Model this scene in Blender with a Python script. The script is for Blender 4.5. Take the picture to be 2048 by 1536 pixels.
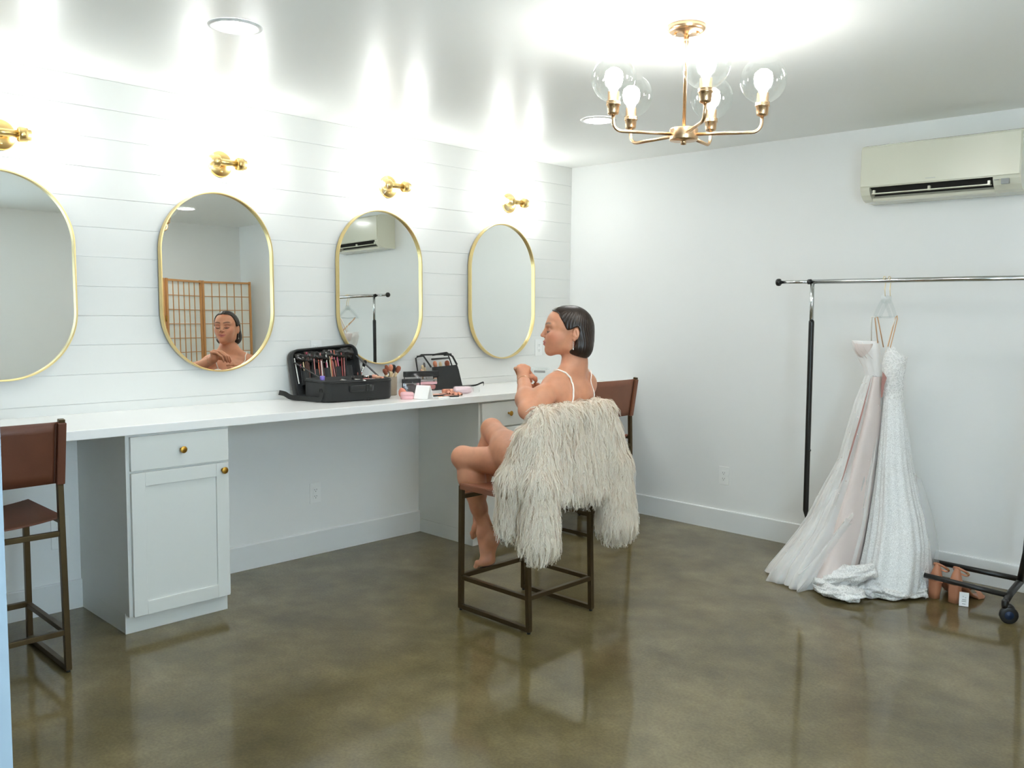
import bpy, bmesh, math, random
import numpy as np
from mathutils import Vector, Matrix
for o in list(bpy.data.objects): bpy.data.objects.remove(o)
S = bpy.context.scene; COL = S.collection
PI = math.pi; rnd = random.Random(7)
# ------------------------------------------------------------------ camera, world, exposure
cam_d = bpy.data.cameras.new('camera'); cam = bpy.data.objects.new('camera', cam_d); COL.objects.link(cam)
S.camera = cam
cam_d.sensor_width = 36.0; cam_d.sensor_fit = 'HORIZONTAL'; cam_d.lens = 1758.92/2048*36
cam_d.clip_start = 0.02; cam_d.clip_end = 60
def cam_axes(yaw, pitch, roll):
    cy, sy, cp, sp = math.cos(yaw), math.sin(yaw), math.cos(pitch), math.sin(pitch)
    f = Vector((sy*cp, cy*cp, -sp)); r = Vector((cy, -sy, 0)); u = r.cross(f)
    cr, sr = math.cos(roll), math.sin(roll)
    return cr*r+sr*u, -sr*r+cr*u, f
_r, _u, _f = cam_axes(-0.7693, 0.0854, 0.0116)
M = Matrix.Identity(4)
for i in range(3): M[i][0], M[i][1], M[i][2] = _r[i], _u[i], -_f[i]
M.translation = (4.2965, -5.0490, 1.4326); cam.matrix_world = M
W = bpy.data.worlds.new('world'); S.world = W; W.use_nodes = True
bg = W.node_tree.nodes['Background']; bg.inputs[0].default_value = (0.68, 0.85, 1.0, 1); bg.inputs[1].default_value = 8.5
S.view_settings.view_transform = 'Standard'; S.view_settings.look = 'None'
S.view_settings.exposure = 1.36; S.view_settings.gamma = 1.0; S.view_settings.use_curve_mapping = False
L_SCONCE, L_CHAND, L_REC = 34.0, 36.0, 40.0
S.cycles.max_bounces = 14; S.cycles.diffuse_bounces = 6; S.cycles.glossy_bounces = 6
S.cycles.transparent_max_bounces = 24; S.cycles.transmission_bounces = 8
S.cycles.caustics_reflective = False; S.cycles.caustics_refractive = False
S.cycles.sample_clamp_indirect = 6.0

# ------------------------------------------------------------------ materials
def lin(c):
    c /= 255.0
    return c/12.92 if c <= 0.04045 else ((c+0.055)/1.055)**2.4
def rgb(r, g, b): return (lin(r), lin(g), lin(b), 1)
def nodes(name):
    m = bpy.data.materials.new(name); m.use_nodes = True
    nt = m.node_tree; return m, nt, nt.nodes['Principled BSDF']
def N(nt, typ, **kw):
    n = nt.nodes.new(typ)
    for k, v in kw.items():
        if k == 'i':
            for a, b in v.items(): n.inputs[a].default_value = b
        else: setattr(n, k, v)
    return n
def mat(name, col, rough=0.5, metal=0.0, noise=0.0, nscale=30.0, bump=0.0, bscale=200.0, spec=0.5, sheen=0.0, sss=0.0, stretch=None, coat=0.0):
    m, nt, p = nodes(name)
    p.inputs['Base Color'].default_value = col; p.inputs['Roughness'].default_value = rough
    p.inputs['Metallic'].default_value = metal; p.inputs['Specular IOR Level'].default_value = spec
    if sheen: p.inputs['Sheen Weight'].default_value = sheen
    if coat: p.inputs['Coat Weight'].default_value = coat; p.inputs['Coat Roughness'].default_value = 0.08
    if sss:
        p.inputs['Subsurface Weight'].default_value = sss; p.inputs['Subsurface Radius'].default_value = (0.012, 0.005, 0.003)
        p.inputs['Subsurface Scale'].default_value = 1.0
    tc = N(nt, 'ShaderNodeTexCoord'); src = tc.outputs['Object']
    if stretch:
        mp = N(nt, 'ShaderNodeMapping', i={'Scale': stretch}); nt.links.new(src, mp.inputs[0]); src = mp.outputs[0]
    if noise:
        nz = N(nt, 'ShaderNodeTexNoise', i={'Scale': nscale, 'Detail': 4.0}); nt.links.new(src, nz.inputs['Vector'])
        mx = N(nt, 'ShaderNodeMix', data_type='RGBA')
        mx.inputs[6].default_value = tuple(max(0, c*(1-noise)) for c in col[:3])+(1,)
        mx.inputs[7].default_value = tuple(min(1, c*(1+noise)) for c in col[:3])+(1,)
        nt.links.new(nz.outputs[0], mx.inputs[0]); nt.links.new(mx.outputs[2], p.inputs['Base Color'])
    if bump:
        nb = N(nt, 'ShaderNodeTexNoise', i={'Scale': bscale, 'Detail': 3.0}); nt.links.new(src, nb.inputs['Vector'])
        bp = N(nt, 'ShaderNodeBump', i={'Strength': bump, 'Distance': 0.002}); nt.links.new(nb.outputs[0], bp.inputs['Height'])
        nt.links.new(bp.outputs[0], p.inputs['Normal'])
    return m
def emit(name, col, s):
    m = bpy.data.materials.new(name); m.use_nodes = True; nt = m.node_tree; nt.nodes.clear()
    e = N(nt, 'ShaderNodeEmission', i={'Color': col, 'Strength': s}); o = N(nt, 'ShaderNodeOutputMaterial'); nt.links.new(e.outputs[0], o.inputs[0]); return m
def thin(name, tint, fac, rough=0.02, edge=None):
    """thin clear sheet: transparent mixed with a surface by facing angle"""
    m = bpy.data.materials.new(name); m.use_nodes = True; nt = m.node_tree; nt.nodes.clear()
    t = N(nt, 'ShaderNodeBsdfTransparent', i={'Color': tint}); g = N(nt, 'ShaderNodeBsdfGlossy', i={'Roughness': rough, 'Color': (1, 1, 1, 1)})
    lw = N(nt, 'ShaderNodeLayerWeight', i={'Blend': 0.5}); mx = N(nt, 'ShaderNodeMixShader'); o = N(nt, 'ShaderNodeOutputMaterial')
    pw = N(nt, 'ShaderNodeMath', operation='POWER', i={1: 3.0}); nt.links.new(lw.outputs['Facing'], pw.inputs[0])
    ma = N(nt, 'ShaderNodeMath', operation='MULTIPLY_ADD', use_clamp=True, i={1: fac, 2: .03}); nt.links.new(pw.outputs[0], ma.inputs[0])
    nt.links.new(ma.outputs[0], mx.inputs[0]); nt.links.new(t.outputs[0], mx.inputs[1]); nt.links.new(g.outputs[0], mx.inputs[2]); nt.links.new(mx.outputs[0], o.inputs[0]); return m
def sheer(name, col, alpha, edge=0.5, nscale=0, ncon=0.0, transl=0.3):
    """thin woven cloth: part transparent, denser where seen at a slant"""
    m = bpy.data.materials.new(name); m.use_nodes = True; nt = m.node_tree; nt.nodes.clear()
    d = N(nt, 'ShaderNodeBsdfDiffuse', i={'Color': col}); tl = N(nt, 'ShaderNodeBsdfTranslucent', i={'Color': col})
    ms = N(nt, 'ShaderNodeMixShader', i={0: transl}); nt.links.new(d.outputs[0], ms.inputs[1]); nt.links.new(tl.outputs[0], ms.inputs[2])
    t = N(nt, 'ShaderNodeBsdfTransparent'); lw = N(nt, 'ShaderNodeLayerWeight', i={'Blend': 0.5})
    ma = N(nt, 'ShaderNodeMath', operation='MULTIPLY_ADD', use_clamp=True, i={1: edge, 2: alpha}); nt.links.new(lw.outputs['Facing'], ma.inputs[0])
    fac = ma.outputs[0]
    if nscale:
        tc = N(nt, 'ShaderNodeTexCoord'); v = N(nt, 'ShaderNodeTexNoise', i={'Scale': nscale, 'Detail': 3.0}); nt.links.new(tc.outputs['Object'], v.inputs['Vector'])
        mr = N(nt, 'ShaderNodeMapRange', i={1: 0.42, 2: 0.60, 3: 0.0, 4: ncon}); nt.links.new(v.outputs[0], mr.inputs[0])
        ad = N(nt, 'ShaderNodeMath', operation='ADD', use_clamp=True); nt.links.new(fac, ad.inputs[0]); nt.links.new(mr.outputs[0], ad.inputs[1]); fac = ad.outputs[0]
    mx = N(nt, 'ShaderNodeMixShader'); o = N(nt, 'ShaderNodeOutputMaterial')
    nt.links.new(fac, mx.inputs[0]); nt.links.new(t.outputs[0], mx.inputs[1]); nt.links.new(ms.outputs[0], mx.inputs[2]); nt.links.new(mx.outputs[0], o.inputs[0]); return m

def floor_mat():
    m, nt, p = nodes('polished_concrete')
    tc = N(nt, 'ShaderNodeTexCoord')
    n1 = N(nt, 'ShaderNodeTexNoise', i={'Scale': 1.3, 'Detail': 8.0, 'Roughness': 0.62, 'Distortion': 0.25})
    n2 = N(nt, 'ShaderNodeTexNoise', i={'Scale': 6.0, 'Detail': 5.0, 'Roughness': 0.55, 'Distortion': 0.0})
    n3 = N(nt, 'ShaderNodeTexNoise', i={'Scale': 95.0, 'Detail': 2.0})
    for n in (n1, n2, n3): nt.links.new(tc.outputs['Object'], n.inputs['Vector'])
    r1 = N(nt, 'ShaderNodeValToRGB'); e = r1.color_ramp.elements
    e[0].position = .30; e[0].color = rgb(80, 69, 40); e[1].position = .72; e[1].color = rgb(126, 113, 80)
    el = e.new(.5); el.color = rgb(102, 90, 58)
    nt.links.new(n1.outputs[0], r1.inputs[0])
    r2 = N(nt, 'ShaderNodeMapRange', i={1: .3, 2: .7, 3: .80, 4: 1.20}); nt.links.new(n2.outputs[0], r2.inputs[0])
    r3 = N(nt, 'ShaderNodeMapRange', i={1: .3, 2: .7, 3: .86, 4: 1.14}); nt.links.new(n3.outputs[0], r3.inputs[0])
    mm = N(nt, 'ShaderNodeMath', operation='MULTIPLY'); nt.links.new(r2.outputs[0], mm.inputs[0]); nt.links.new(r3.outputs[0], mm.inputs[1])
    vm = N(nt, 'ShaderNodeVectorMath', operation='SCALE'); nt.links.new(r1.outputs[0], vm.inputs[0]); nt.links.new(mm.outputs[0], vm.inputs['Scale'])
    sc = N(nt, 'ShaderNodeTexNoise', i={'Scale': 3.2, 'Detail': 6.0, 'Roughness': .75, 'Distortion': 3.5}); nt.links.new(tc.outputs['Object'], sc.inputs['Vector'])
    sr = N(nt, 'ShaderNodeMapRange', i={1: .0, 2: .006, 3: .30, 4: .0}); sa = N(nt, 'ShaderNodeMath', operation='SUBTRACT', i={1: .61}); sb = N(nt, 'ShaderNodeMath', operation='ABSOLUTE')
    nt.links.new(sc.outputs[0], sa.inputs[0]); nt.links.new(sa.outputs[0], sb.inputs[0]); nt.links.new(sb.outputs[0], sr.inputs[0])
    sx = N(nt, 'ShaderNodeMix', data_type='RGBA'); sx.inputs[7].default_value = rgb(136, 130, 108); nt.links.new(sr.outputs[0], sx.inputs[0]); nt.links.new(vm.outputs[0], sx.inputs[6]); nt.links.new(sx.outputs[2], p.inputs['Base Color'])
    # worn sealer: gloss varies softly, with fine scratches
    rr = N(nt, 'ShaderNodeMapRange', i={1: .3, 2: .7, 3: .075, 4: .11}); nt.links.new(n2.outputs[0], rr.inputs[0]); nt.links.new(rr.outputs[0], p.inputs['Roughness'])
    p.inputs['Specular IOR Level'].default_value = 0.5; p.inputs['IOR'].default_value = 1.68
    # the sealer has a sharp polish over a softer haze
    p2 = N(nt, 'ShaderNodeBsdfPrincipled', i={'Roughness': .30, 'IOR': 1.68}); nt.links.new(sx.outputs[2], p2.inputs['Base Color'])
    ms = N(nt, 'ShaderNodeMixShader', i={0: .24}); o = [n for n in nt.nodes if n.type == 'OUTPUT_MATERIAL'][0]
    nt.links.new(p.outputs[0], ms.inputs[1]); nt.links.new(p2.outputs[0], ms.inputs[2]); nt.links.new(ms.outputs[0], o.inputs[0])
    return m
MT = dict(
    floor=floor_mat(),
    wall=mat('white_wall_paint', rgb(233, 234, 232), 0.55, bump=.05, bscale=120, noise=.012, nscale=3),
    wall_dark=mat('bounce_cutting_wall_tone', rgb(150, 146, 136), 0.6, noise=.02, nscale=3),  # unseen front wall toned dark to cut bounced light
    board=mat('white_board_paint', rgb(230, 230, 226), 0.42, bump=.03, bscale=40),
    ceil=mat('semi_gloss_ceiling_paint', rgb(241, 242, 238), 0.34, bump=.04, bscale=60, spec=.55),
    trim=mat('white_trim_paint', rgb(229, 231, 230), 0.35),
    cab=mat('white_cabinet_paint', rgb(222, 224, 220), 0.36),
    quartz=mat('white_quartz', rgb(246, 246, 244), 0.22, noise=.015, nscale=8),
    brass=mat('brushed_brass', rgb(232, 200, 134), 0.28, 1.0, noise=.06, nscale=60, stretch=(1, 1, 12)),
    gold=mat('gold_frame', rgb(240, 216, 154), 0.34, 1.0, noise=.03, nscale=40),
    rosegold=mat('champagne_bronze', rgb(222, 188, 150), 0.27, 1.0, noise=.05, nscale=80),
    knob=mat('satin_brass_knob', rgb(196, 152, 68), 0.35, 1.0),
    mirror=mat('mirror_glass', (0.87, 0.89, 0.865, 1), 0.0, 1.0),
    bronze=mat('dark_bronze_metal', rgb(88, 74, 52), 0.38, 0.85, noise=.12, nscale=25),
    leather=mat('stool_leather_dark', rgb(98, 56, 38), 0.42, noise=.2, nscale=14, bump=.15, bscale=350),  # darker copy of the stool leather, on the left stool only
    leather_l=mat('stool_leather_pale', rgb(133, 82, 58), 0.42, noise=.15, nscale=14, bump=.15, bscale=350),
    stitch=mat('leather_seam', rgb(70, 40, 28), 0.6),
    jamb_tint=mat('jamb_daylight_tint', rgb(102, 114, 122), 0.4),  # blue daylight cast and dimming put into the jamb colour
    plate=mat('white_plastic', rgb(238, 239, 237), 0.3),
    slot=mat('outlet_slot_black', rgb(40, 40, 40), 0.5),
    acw=mat('ivory_plastic', rgb(221, 220, 202), 0.18, coat=.4),
    acd=mat('black_vent', rgb(18, 18, 16), 0.6),
    grey=mat('grey_print', rgb(150, 152, 150), 0.5),
    chrome=mat('chrome', rgb(205, 208, 208), 0.14, 1.0),
    black=mat('black_powder_coat', rgb(24, 24, 22), 0.35),
    rubber=mat('black_rubber', rgb(20, 22, 24), 0.5),
    blue=mat('blue_caster_plastic', rgb(18, 42, 74), 0.35),
    nylon=mat('black_nylon', rgb(20, 22, 21), 0.62, bump=.25, bscale=900, sheen=.15),
    vinyl=mat('black_vinyl', rgb(14, 15, 15), 0.16, bump=.5, bscale=28, spec=.6),
    tan=mat('nude_leather', rgb(190, 130, 98), 0.4, noise=.06, nscale=30),
    wood=mat('blond_wood', rgb(206, 150, 92), 0.5, noise=.14, nscale=18, stretch=(6, 6, .6)),
    paper=sheer('rice_paper', rgb(246, 246, 238), .97, 0, transl=.25),
    bulb=emit('bulb_glow', (.99, .99, .975, 1), L_SCONCE), bulb2=emit('bulb_glow_warm', (1, .98, .945, 1), L_CHAND),
    lens=emit('downlight_glow', (.97, .99, 1, 1), L_REC),
    glass=thin('clear_globe_glass', (.97, .985, .98, 1), .25),
    acrylic=thin('clear_acrylic', (.96, .97, .97, 1), .35, .05),
    pvc=thin('clear_vinyl_sheet', (.93, .93, .94, 1), .45, .12),
    pvc_pink=thin('pink_tinted_clear_plastic', (.985, .93, .945, 1), .5, .1),
)
# ------------------------------------------------------------------ mesh helpers
class MB:
    def __init__(s): s.v = []; s.f = []; s.sm = []
    def add(s, vs, fs, smooth=False):
        o = len(s.v); s.v += [tuple(map(float, v)) for v in vs]; s.f += [tuple(i+o for i in f) for f in fs]; s.sm += [smooth]*len(fs); return s
    def box(s, a, b, bev=0.0, M=None, seg=2):
        lo = Vector([min(a[i], b[i]) for i in range(3)]); hi = Vector([max(a[i], b[i]) for i in range(3)])
        bm = bmesh.new(); bmesh.ops.create_cube(bm, size=1.0)
        for v in bm.verts: v.co = Vector([(lo[i]+hi[i])/2+v.co[i]*(hi[i]-lo[i]) for i in range(3)])
        if bev: bmesh.ops.bevel(bm, geom=bm.edges[:], offset=min(bev, .49*min(hi-lo)), segments=seg, affect='EDGES', profile=.5)
        return s.bm(bm, M, False)
    def bm(s, bm, M=None, smooth=False):
        bm.verts.ensure_lookup_table(); bm.verts.index_update()
        s.add([(M @ v.co if M else v.co) for v in bm.verts], [[v.index for v in f.verts] for f in bm.faces], smooth); bm.free(); return s
    def bar(s, a, b, w, h=None, bev=0.0, up=(0, 0, 1)):
        """square bar from a to b"""
        h = h or w; a, b = Vector(a), Vector(b); d = (b-a); L = d.length; z = d.normalized(); upv = Vector(up)
        if abs(z.dot(upv)) > .95: upv = Vector((1, 0, 0))
        x = upv.cross(z).normalized(); y = z.cross(x)
        M = Matrix([[x[i], y[i], z[i], a[i]] for i in range(3)]+[[0, 0, 0, 1]])
        return s.box((-w/2, -h/2, 0), (w/2, h/2, L), bev, M)
    def tube(s, pts, r, n=10, caps=True, closed=False, smooth=True, flat=None):
        pts = [Vector(p) for p in pts]; m = len(pts); rs = r if isinstance(r, (list, tuple)) else [r]*m
        T = []
        for i in range(m):
            if closed: d = pts[(i+1) % m]-pts[i-1]
            else: d = pts[min(i+1, m-1)]-pts[max(i-1, 0)]
            T.append(d.normalized() if d.length > 1e-9 else Vector((0, 0, 1)))
        u = Vector((0, 0, 1)) if abs(T[0].z) < .9 else Vector((1, 0, 0)); u = (u-T[0]*u.dot(T[0])).normalized(); vs = []
        for i in range(m):
            u = u-T[i]*u.dot(T[i]); u = u.normalized() if u.length > 1e-6 else T[i].orthogonal().normalized(); w = T[i].cross(u)
            fa, fb = (1, 1) if not flat else flat
            for k in range(n):
                a = 2*PI*k/n; vs.append(pts[i]+(u*math.cos(a)*fa+w*math.sin(a)*fb)*rs[i])
        fs = []
        for i in range(m if closed else m-1):
            for k in range(n):
                j = (i+1) % m; fs.append((i*n+k, i*n+(k+1) % n, j*n+(k+1) % n, j*n+k))
        if caps and not closed: fs += [tuple(range(n))[::-1], tuple(range((m-1)*n, m*n))]
        return s.add(vs, fs, smooth)
    def lathe(s, prof, c=(0, 0, 0), n=28, M=None, smooth=True, cap=True):
        """profile of (r, z) about the z axis"""
        vs = []; fs = []; m = len(prof)
        for r, z in prof:
            for k in range(n):
                a = 2*PI*k/n; p = Vector((r*math.cos(a), r*math.sin(a), z)); p = (M @ p) if M else p; vs.append(p+Vector(c))
        for i in range(m-1):
            for k in range(n): fs.append((i*n+k, i*n+(k+1) % n, (i+1)*n+(k+1) % n, (i+1)*n+k))
        if cap:
            if prof[0][0] > 1e-5: fs.append(tuple(range(n))[::-1])
            if prof[-1][0] > 1e-5: fs.append(tuple(range((m-1)*n, m*n)))
        return s.add(vs, fs, smooth)
    def prism(s, poly, axis, a, b):
        """polygon in the two other axes, pushed along one axis from a to b"""
        n = len(poly)
        def P(q, t):
            l = list(q); l.insert(axis, t); return l
        vs = [P(q, a) for q in poly]+[P(q, b) for q in poly]
        fs = [tuple(range(n))[::-1], tuple(range(n, 2*n))]+[(i, (i+1) % n, n+(i+1) % n, n+i) for i in range(n)]
        return s.add(vs, fs)
    def ball(s, c, r, n=12, M=None):
        bm = bmesh.new(); bmesh.ops.create_uvsphere(bm, u_segments=n, v_segments=max(6, n*2//3), radius=1)
        r = r if isinstance(r, (tuple, list)) else (r, r, r)
        for v in bm.verts: v.co = Vector((v.co.x*r[0], v.co.y*r[1], v.co.z*r[2]))
        if M: bmesh.ops.transform(bm, matrix=M, verts=bm.verts)
        bmesh.ops.translate(bm, vec=Vector(c), verts=bm.verts); return s.bm(bm, None, True)
    def loft(s, rings, closed=True, smooth=True, cap=False):
        n = len(rings[0]); vs = [p for r in rings for p in r]; fs = []
        for i in range(len(rings)-1):
            for k in range(n if closed else n-1): fs.append((i*n+k, i*n+(k+1) % n, (i+1)*n+(k+1) % n, (i+1)*n+k))
        if cap: fs += [tuple(range(n))[::-1], tuple(range((len(rings)-1)*n, len(rings)*n))]
        return s.add(vs, fs, smooth)
    def mesh(s, name):
        me = bpy.data.meshes.new(name); me.from_pydata(s.v, [], s.f)
        bm = bmesh.new(); bm.from_mesh(me); bmesh.ops.recalc_face_normals(bm, faces=bm.faces); bm.to_mesh(me); bm.free()
        me.polygons.foreach_set('use_smooth', s.sm[:len(me.polygons)]); me.update(); return me
    def obj(s, name, m, parent=None): return link(name, s.mesh(name), m, parent)
def link(name, me, m, parent=None):
    o = bpy.data.objects.new(name, me); COL.objects.link(o)
    if m is not None:
        m = MT[m] if isinstance(m, str) else m
        me.materials.clear(); me.materials.append(m)
    if parent is not None: o.parent = parent
    return o
def tag(o, label=None, cat=None, group=None, kind=None):
    if label: o['label'] = label
    if cat: o['category'] = cat
    if group: o['group'] = group
    if kind: o['kind'] = kind
    return o
def thing(name, loc, label, cat, rz=0.0, group=None):
    o = bpy.data.objects.new(name, None); o.empty_display_size = .05; COL.objects.link(o); o.location = loc; o.rotation_euler = (0, 0, rz)
    return tag(o, label, cat, group)
def dup(o, loc=None, rot=None, label=None, group=None):
    def cp(a, par):
        c = a.copy(); COL.objects.link(c); c.parent = par
        for ch in [x for x in bpy.data.objects if x.parent == a]: cp(ch, c)
        return c
    r = cp(o, None)
    if loc is not None: r.location = loc
    if rot is not None: r.rotation_euler = rot
    if label: r['label'] = label
    if group: r['group'] = group
    return r
def struct(name, mb, m): return tag(mb.obj(name, m), kind='structure')

# ------------------------------------------------------------------ room shell
XW, YF, HC = 4.80, -4.92, 2.473          # right wall, front wall (with the doorway), ceiling
struct('floor', MB().box((-.12, YF-.14, -.1), (XW+.12, .12, 0)).box((3.5, -6.9, -.1), (XW+.12, YF-.14, 0)), 'floor')
struct('ceiling', MB().box((-.12, YF-.14, HC), (XW+.12, .12, HC+.1)).box((3.5, -6.9, HC), (XW+.12, YF-.14, HC+.1)), 'ceil')
struct('added_hall_shell', MB().box((3.5, -6.9, 0), (3.6, YF-.14, HC)).box((3.6, -6.9, 0), (3.85, -6.78, HC)).box((4.70, -6.9, 0), (XW+.12, -6.78, HC)).box((3.85, -6.9, 0), (4.70, -6.78, .45)).box((3.85, -6.9, 2.05), (4.70, -6.78, HC)).box((XW, -6.78, 0), (XW+.12, YF-.14, HC)), 'wall')  # unseen hall shell added to keep sky light off the doorway jamb
wl = struct('wall_left', MB().box((-.12, YF, 0), (-.0045, 0, HC)).box((-.0045, YF, 0), (0, 0, .9)), 'wall')
zl = [HC]+[2.338-.1373*k for k in range(11)]+[.902]
bme = None
for i in range(len(zl)-1):
    hi, lo = zl[i]-.0011, zl[i+1]+.0011
    MB().box((-.0045, YF, lo), (0.0, -.0005, hi), .0008, seg=1).obj('board', 'board', wl)
struct('wall_back', MB().box((-.12, 0, 0), (XW+.12, .12, HC)), 'wall')
WY0, WY1, WZ0, WZ1 = -4.55, -3.45, .88, 2.14
struct('wall_right', MB().box((XW, YF, 0), (XW+.12, WY0, HC)).box((XW, WY1, 0), (XW+.12, 0, HC)).box((XW, WY0, 0), (XW+.12, WY1, WZ0)).box((XW, WY0, WZ1), (XW+.12, WY1, HC)), 'wall')
wn_ = struct('added_window_1', MB().box((XW+.03, WY0, WZ0), (XW+.08, WY0+.05, WZ1)).box((XW+.03, WY1-.05, WZ0), (XW+.08, WY1, WZ1)).box((XW+.03, WY0+.05, WZ0), (XW+.08, WY1-.05, WZ0+.05)).box((XW+.03, WY0+.05, WZ1-.05), (XW+.08, WY1-.05, WZ1)).box((XW+.035, (WY0+WY1)/2-.02, WZ0+.05), (XW+.075, (WY0+WY1)/2+.02, WZ1-.05)), 'trim')  # window added out of view to let more daylight in
MB().box((XW-.03, WY0-.03, WZ0-.02), (XW+.03, WY1+.03, WZ0)).obj('added_window_sill', 'trim', wn_)
for a_, b_ in ((WY0+.05, (WY0+WY1)/2-.02), ((WY0+WY1)/2+.02, WY1-.05)): MB().box((XW+.052, a_, WZ0+.05), (XW+.056, b_, WZ1-.05)).obj('pane', 'glass', wn_)
DX0, DX1, DH = 3.818, 4.76, 2.06
struct('wall_front', MB().box((-.12, YF-.14, 0), (DX0-.02, YF, HC)).box((DX1+.02, YF-.14, 0), (XW+.12, YF, HC)).box((DX0-.02, YF-.14, DH+.02), (DX1+.02, YF, HC)), 'wall_dark')
struct('added_window_2', MB().box((3.85, -6.86, .45), (3.90, -6.82, 2.05)).box((4.65, -6.86, .45), (4.70, -6.82, 2.05)).box((3.90, -6.86, .45), (4.65, -6.82, .50)).box((3.90, -6.86, 2.0), (4.65, -6.82, 2.05)), 'trim')  # unseen opening added at the hall end, sends daylight onto the far wall
struct('trim_1', MB().box((DX0-.02, YF-.15, 0), (DX0, YF+.004, DH)).box((DX1, YF-.15, 0), (DX1+.02, YF+.004, DH)).box((DX0-.02, YF-.15, DH), (DX1+.02, YF+.004, DH+.02)), 'jamb_tint')
def skirting(name, a, b, inward):
    a, b = Vector(a), Vector(b); n = Vector(inward)*.015
    mb = MB(); t = Vector((0, 0, .136)); c = Vector((0, 0, .004))
    sec = [Vector((0, 0, 0)), n, n+t-c, n*.75+t, t]
    mb.loft([[a+p for p in sec], [b+p for p in sec]], True, False, True)
    return struct(name, mb, 'trim')
skirting('baseboard_left', (0, YF, 0), (0, 0, 0), (1, 0, 0))
skirting('baseboard_back', (.017, 0, 0), (XW, 0, 0), (0, -1, 0))
skirting('baseboard_right', (XW, YF, 0), (XW, -.017, 0), (-1, 0, 0))
skirting('baseboard_front', (.017, YF, 0), (DX0-.03, YF, 0), (0, 1, 0))

# recessed downlights
def downlight():
    t = thing('ceiling_downlight', (1.184, -3.344, HC), 'round white recessed downlight above the oval mirrors nearer the doorway', 'ceiling light', group='recessed downlights')
    MB().lathe([(.0735, -.0005), (.0745, -.005), (.085, -.007), (.098, -.004), (.100, -.0005)], n=40, cap=False).obj('trim_ring', 'plate', t)
    MB().lathe([(.0, -.0035), (.074, -.0035), (.074, -.0005), (0, -.0005)], n=40, cap=False).obj('lens', 'lens', t)
    return t
dl = downlight()
dup(dl, (1.184, -1.175, HC), label='small recessed downlight seen just behind the left globes of the chandelier')
dup(dl, (3.77, -1.125, HC), label='recessed downlight near the paper screen, seen only in the second oval mirror')
dup(dl, (3.77, -3.344, HC), label='recessed downlight above the viewer, out of the frame at the doorway side')

# outlets
def outlet(loc, rz, label, w=.074, h=.12):
    t = thing('wall_outlet', loc, label, 'outlet', rz, 'wall outlets')
    MB().box((0, -w/2, -h/2), (.005, w/2, h/2), .003).obj('cover_plate', 'plate', t)
    MB().box((.004, -.0165, -.034), (.008, .0165, .034), .0015).obj('receptacle', 'plate', t)
    sl = MB()
    for z in (.019, -.019):
        sl.box((.0075, -.0075, z-.003), (.0085, -.0055, z+.005)); sl.box((.0075, .0055, z-.003), (.0085, .0075, z+.005)); sl.box((.0075, -.002, z-.011), (.0085, .002, z-.007))
    tag(sl.obj('slots', 'slot', t), kind='stuff'); return t
outlet((0, -2.238, .36), 0, 'white double outlet on the wall in the knee space under the counter')
outlet((1.348, 0, .362), -PI/2, 'white double outlet low on the far wall, left of the clothes rack')
outlet((0, -.343, 1.155), 0, 'white outlet on the boarded wall beside the farthest oval mirror')
outlet((0, -2.225, 1.18), 0, 'white outlet on the boarded wall, mostly hidden behind the open makeup case')
outlet((0, -3.622, .371), 0, 'outlet plate low on the wall behind the leftmost bar stool', .08, .15)

# ------------------------------------------------------------------ counter and cabinets
ct = MB().box((0.0, YF+.002, .88), (.58, -.002, .92), .003, seg=2).obj('countertop', 'quartz')
tag(ct, 'long white quartz countertop running along the mirror wall', 'countertop')
def knob(parent, x, y, z):
    R = Matrix.Rotation(PI/2, 4, 'Y')
    MB().lathe([(.008, 0), (.006, .004), (.0055, .010), (.009, .016), (.0145, .021), (.0155, .025), (.013, .027), (0, .0275)], (x, y, z), 20, R).obj('knob', 'knob', parent)
def cabinet(y0, label, doors=1):
    t = thing('vanity_cabinet', (0, y0, 0), label, 'cabinet', 0, 'white shaker vanity cabinets')
    W_ = .472
    MB().box((0, 0, .0855), (.546, W_, .88)).box((0, 0, 0), (.505, W_, .0845)).box((.505, -.003, 0), (.512, W_+.003, .092), .001).obj('cabinet_body', 'cab', t)
    fr = MB()
    for a, b in (((.5455, 0, .085), (.549, .018, .88)), ((.5455, W_-.018, .085), (.549, W_, .88)), ((.5455, .018, .85), (.549, W_-.018, .88)), ((.5455, .018, .70), (.549, W_-.018, .735)), ((.5455, .018, .085), (.549, W_-.018, .10))): fr.box(a, b)
    fr.obj('face_frame', 'cab', t)
    d = MB().box((.549, .015, .7215), (.567, W_-.010, .869), .002).obj('drawer', 'cab', t); knob(d, .567, .015+(W_-.025)/2+.0, .797)
    # shaker door
    a0, a1, b0, b1, w = .015, W_-.010, .085, .712, .06
    dm = MB().box((.549, a0, b0), (.567, a0+w, b1), .002).box((.549, a1-w, b0), (.567, a1, b1), .002).box((.549, a0+w, b1-w), (.567, a1-w, b1), .002).box((.549, a0+w, b0), (.567, a1-w, b0+w), .002)
    do = dm.obj('door', 'cab', t)
    MB().box((.550, a0+w-.004, b0+w-.004), (.558, a1-w+.004, b1-w+.004)).obj('door_panel', 'cab', do)
    knob(do, .567, a1-.03, .68)
    return t
cabinet(-3.535, 'white shaker cabinet with one drawer and a door beside the leftmost bar stool')
cabinet(-1.462, 'white shaker cabinet partly hidden behind the seated woman')
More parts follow.
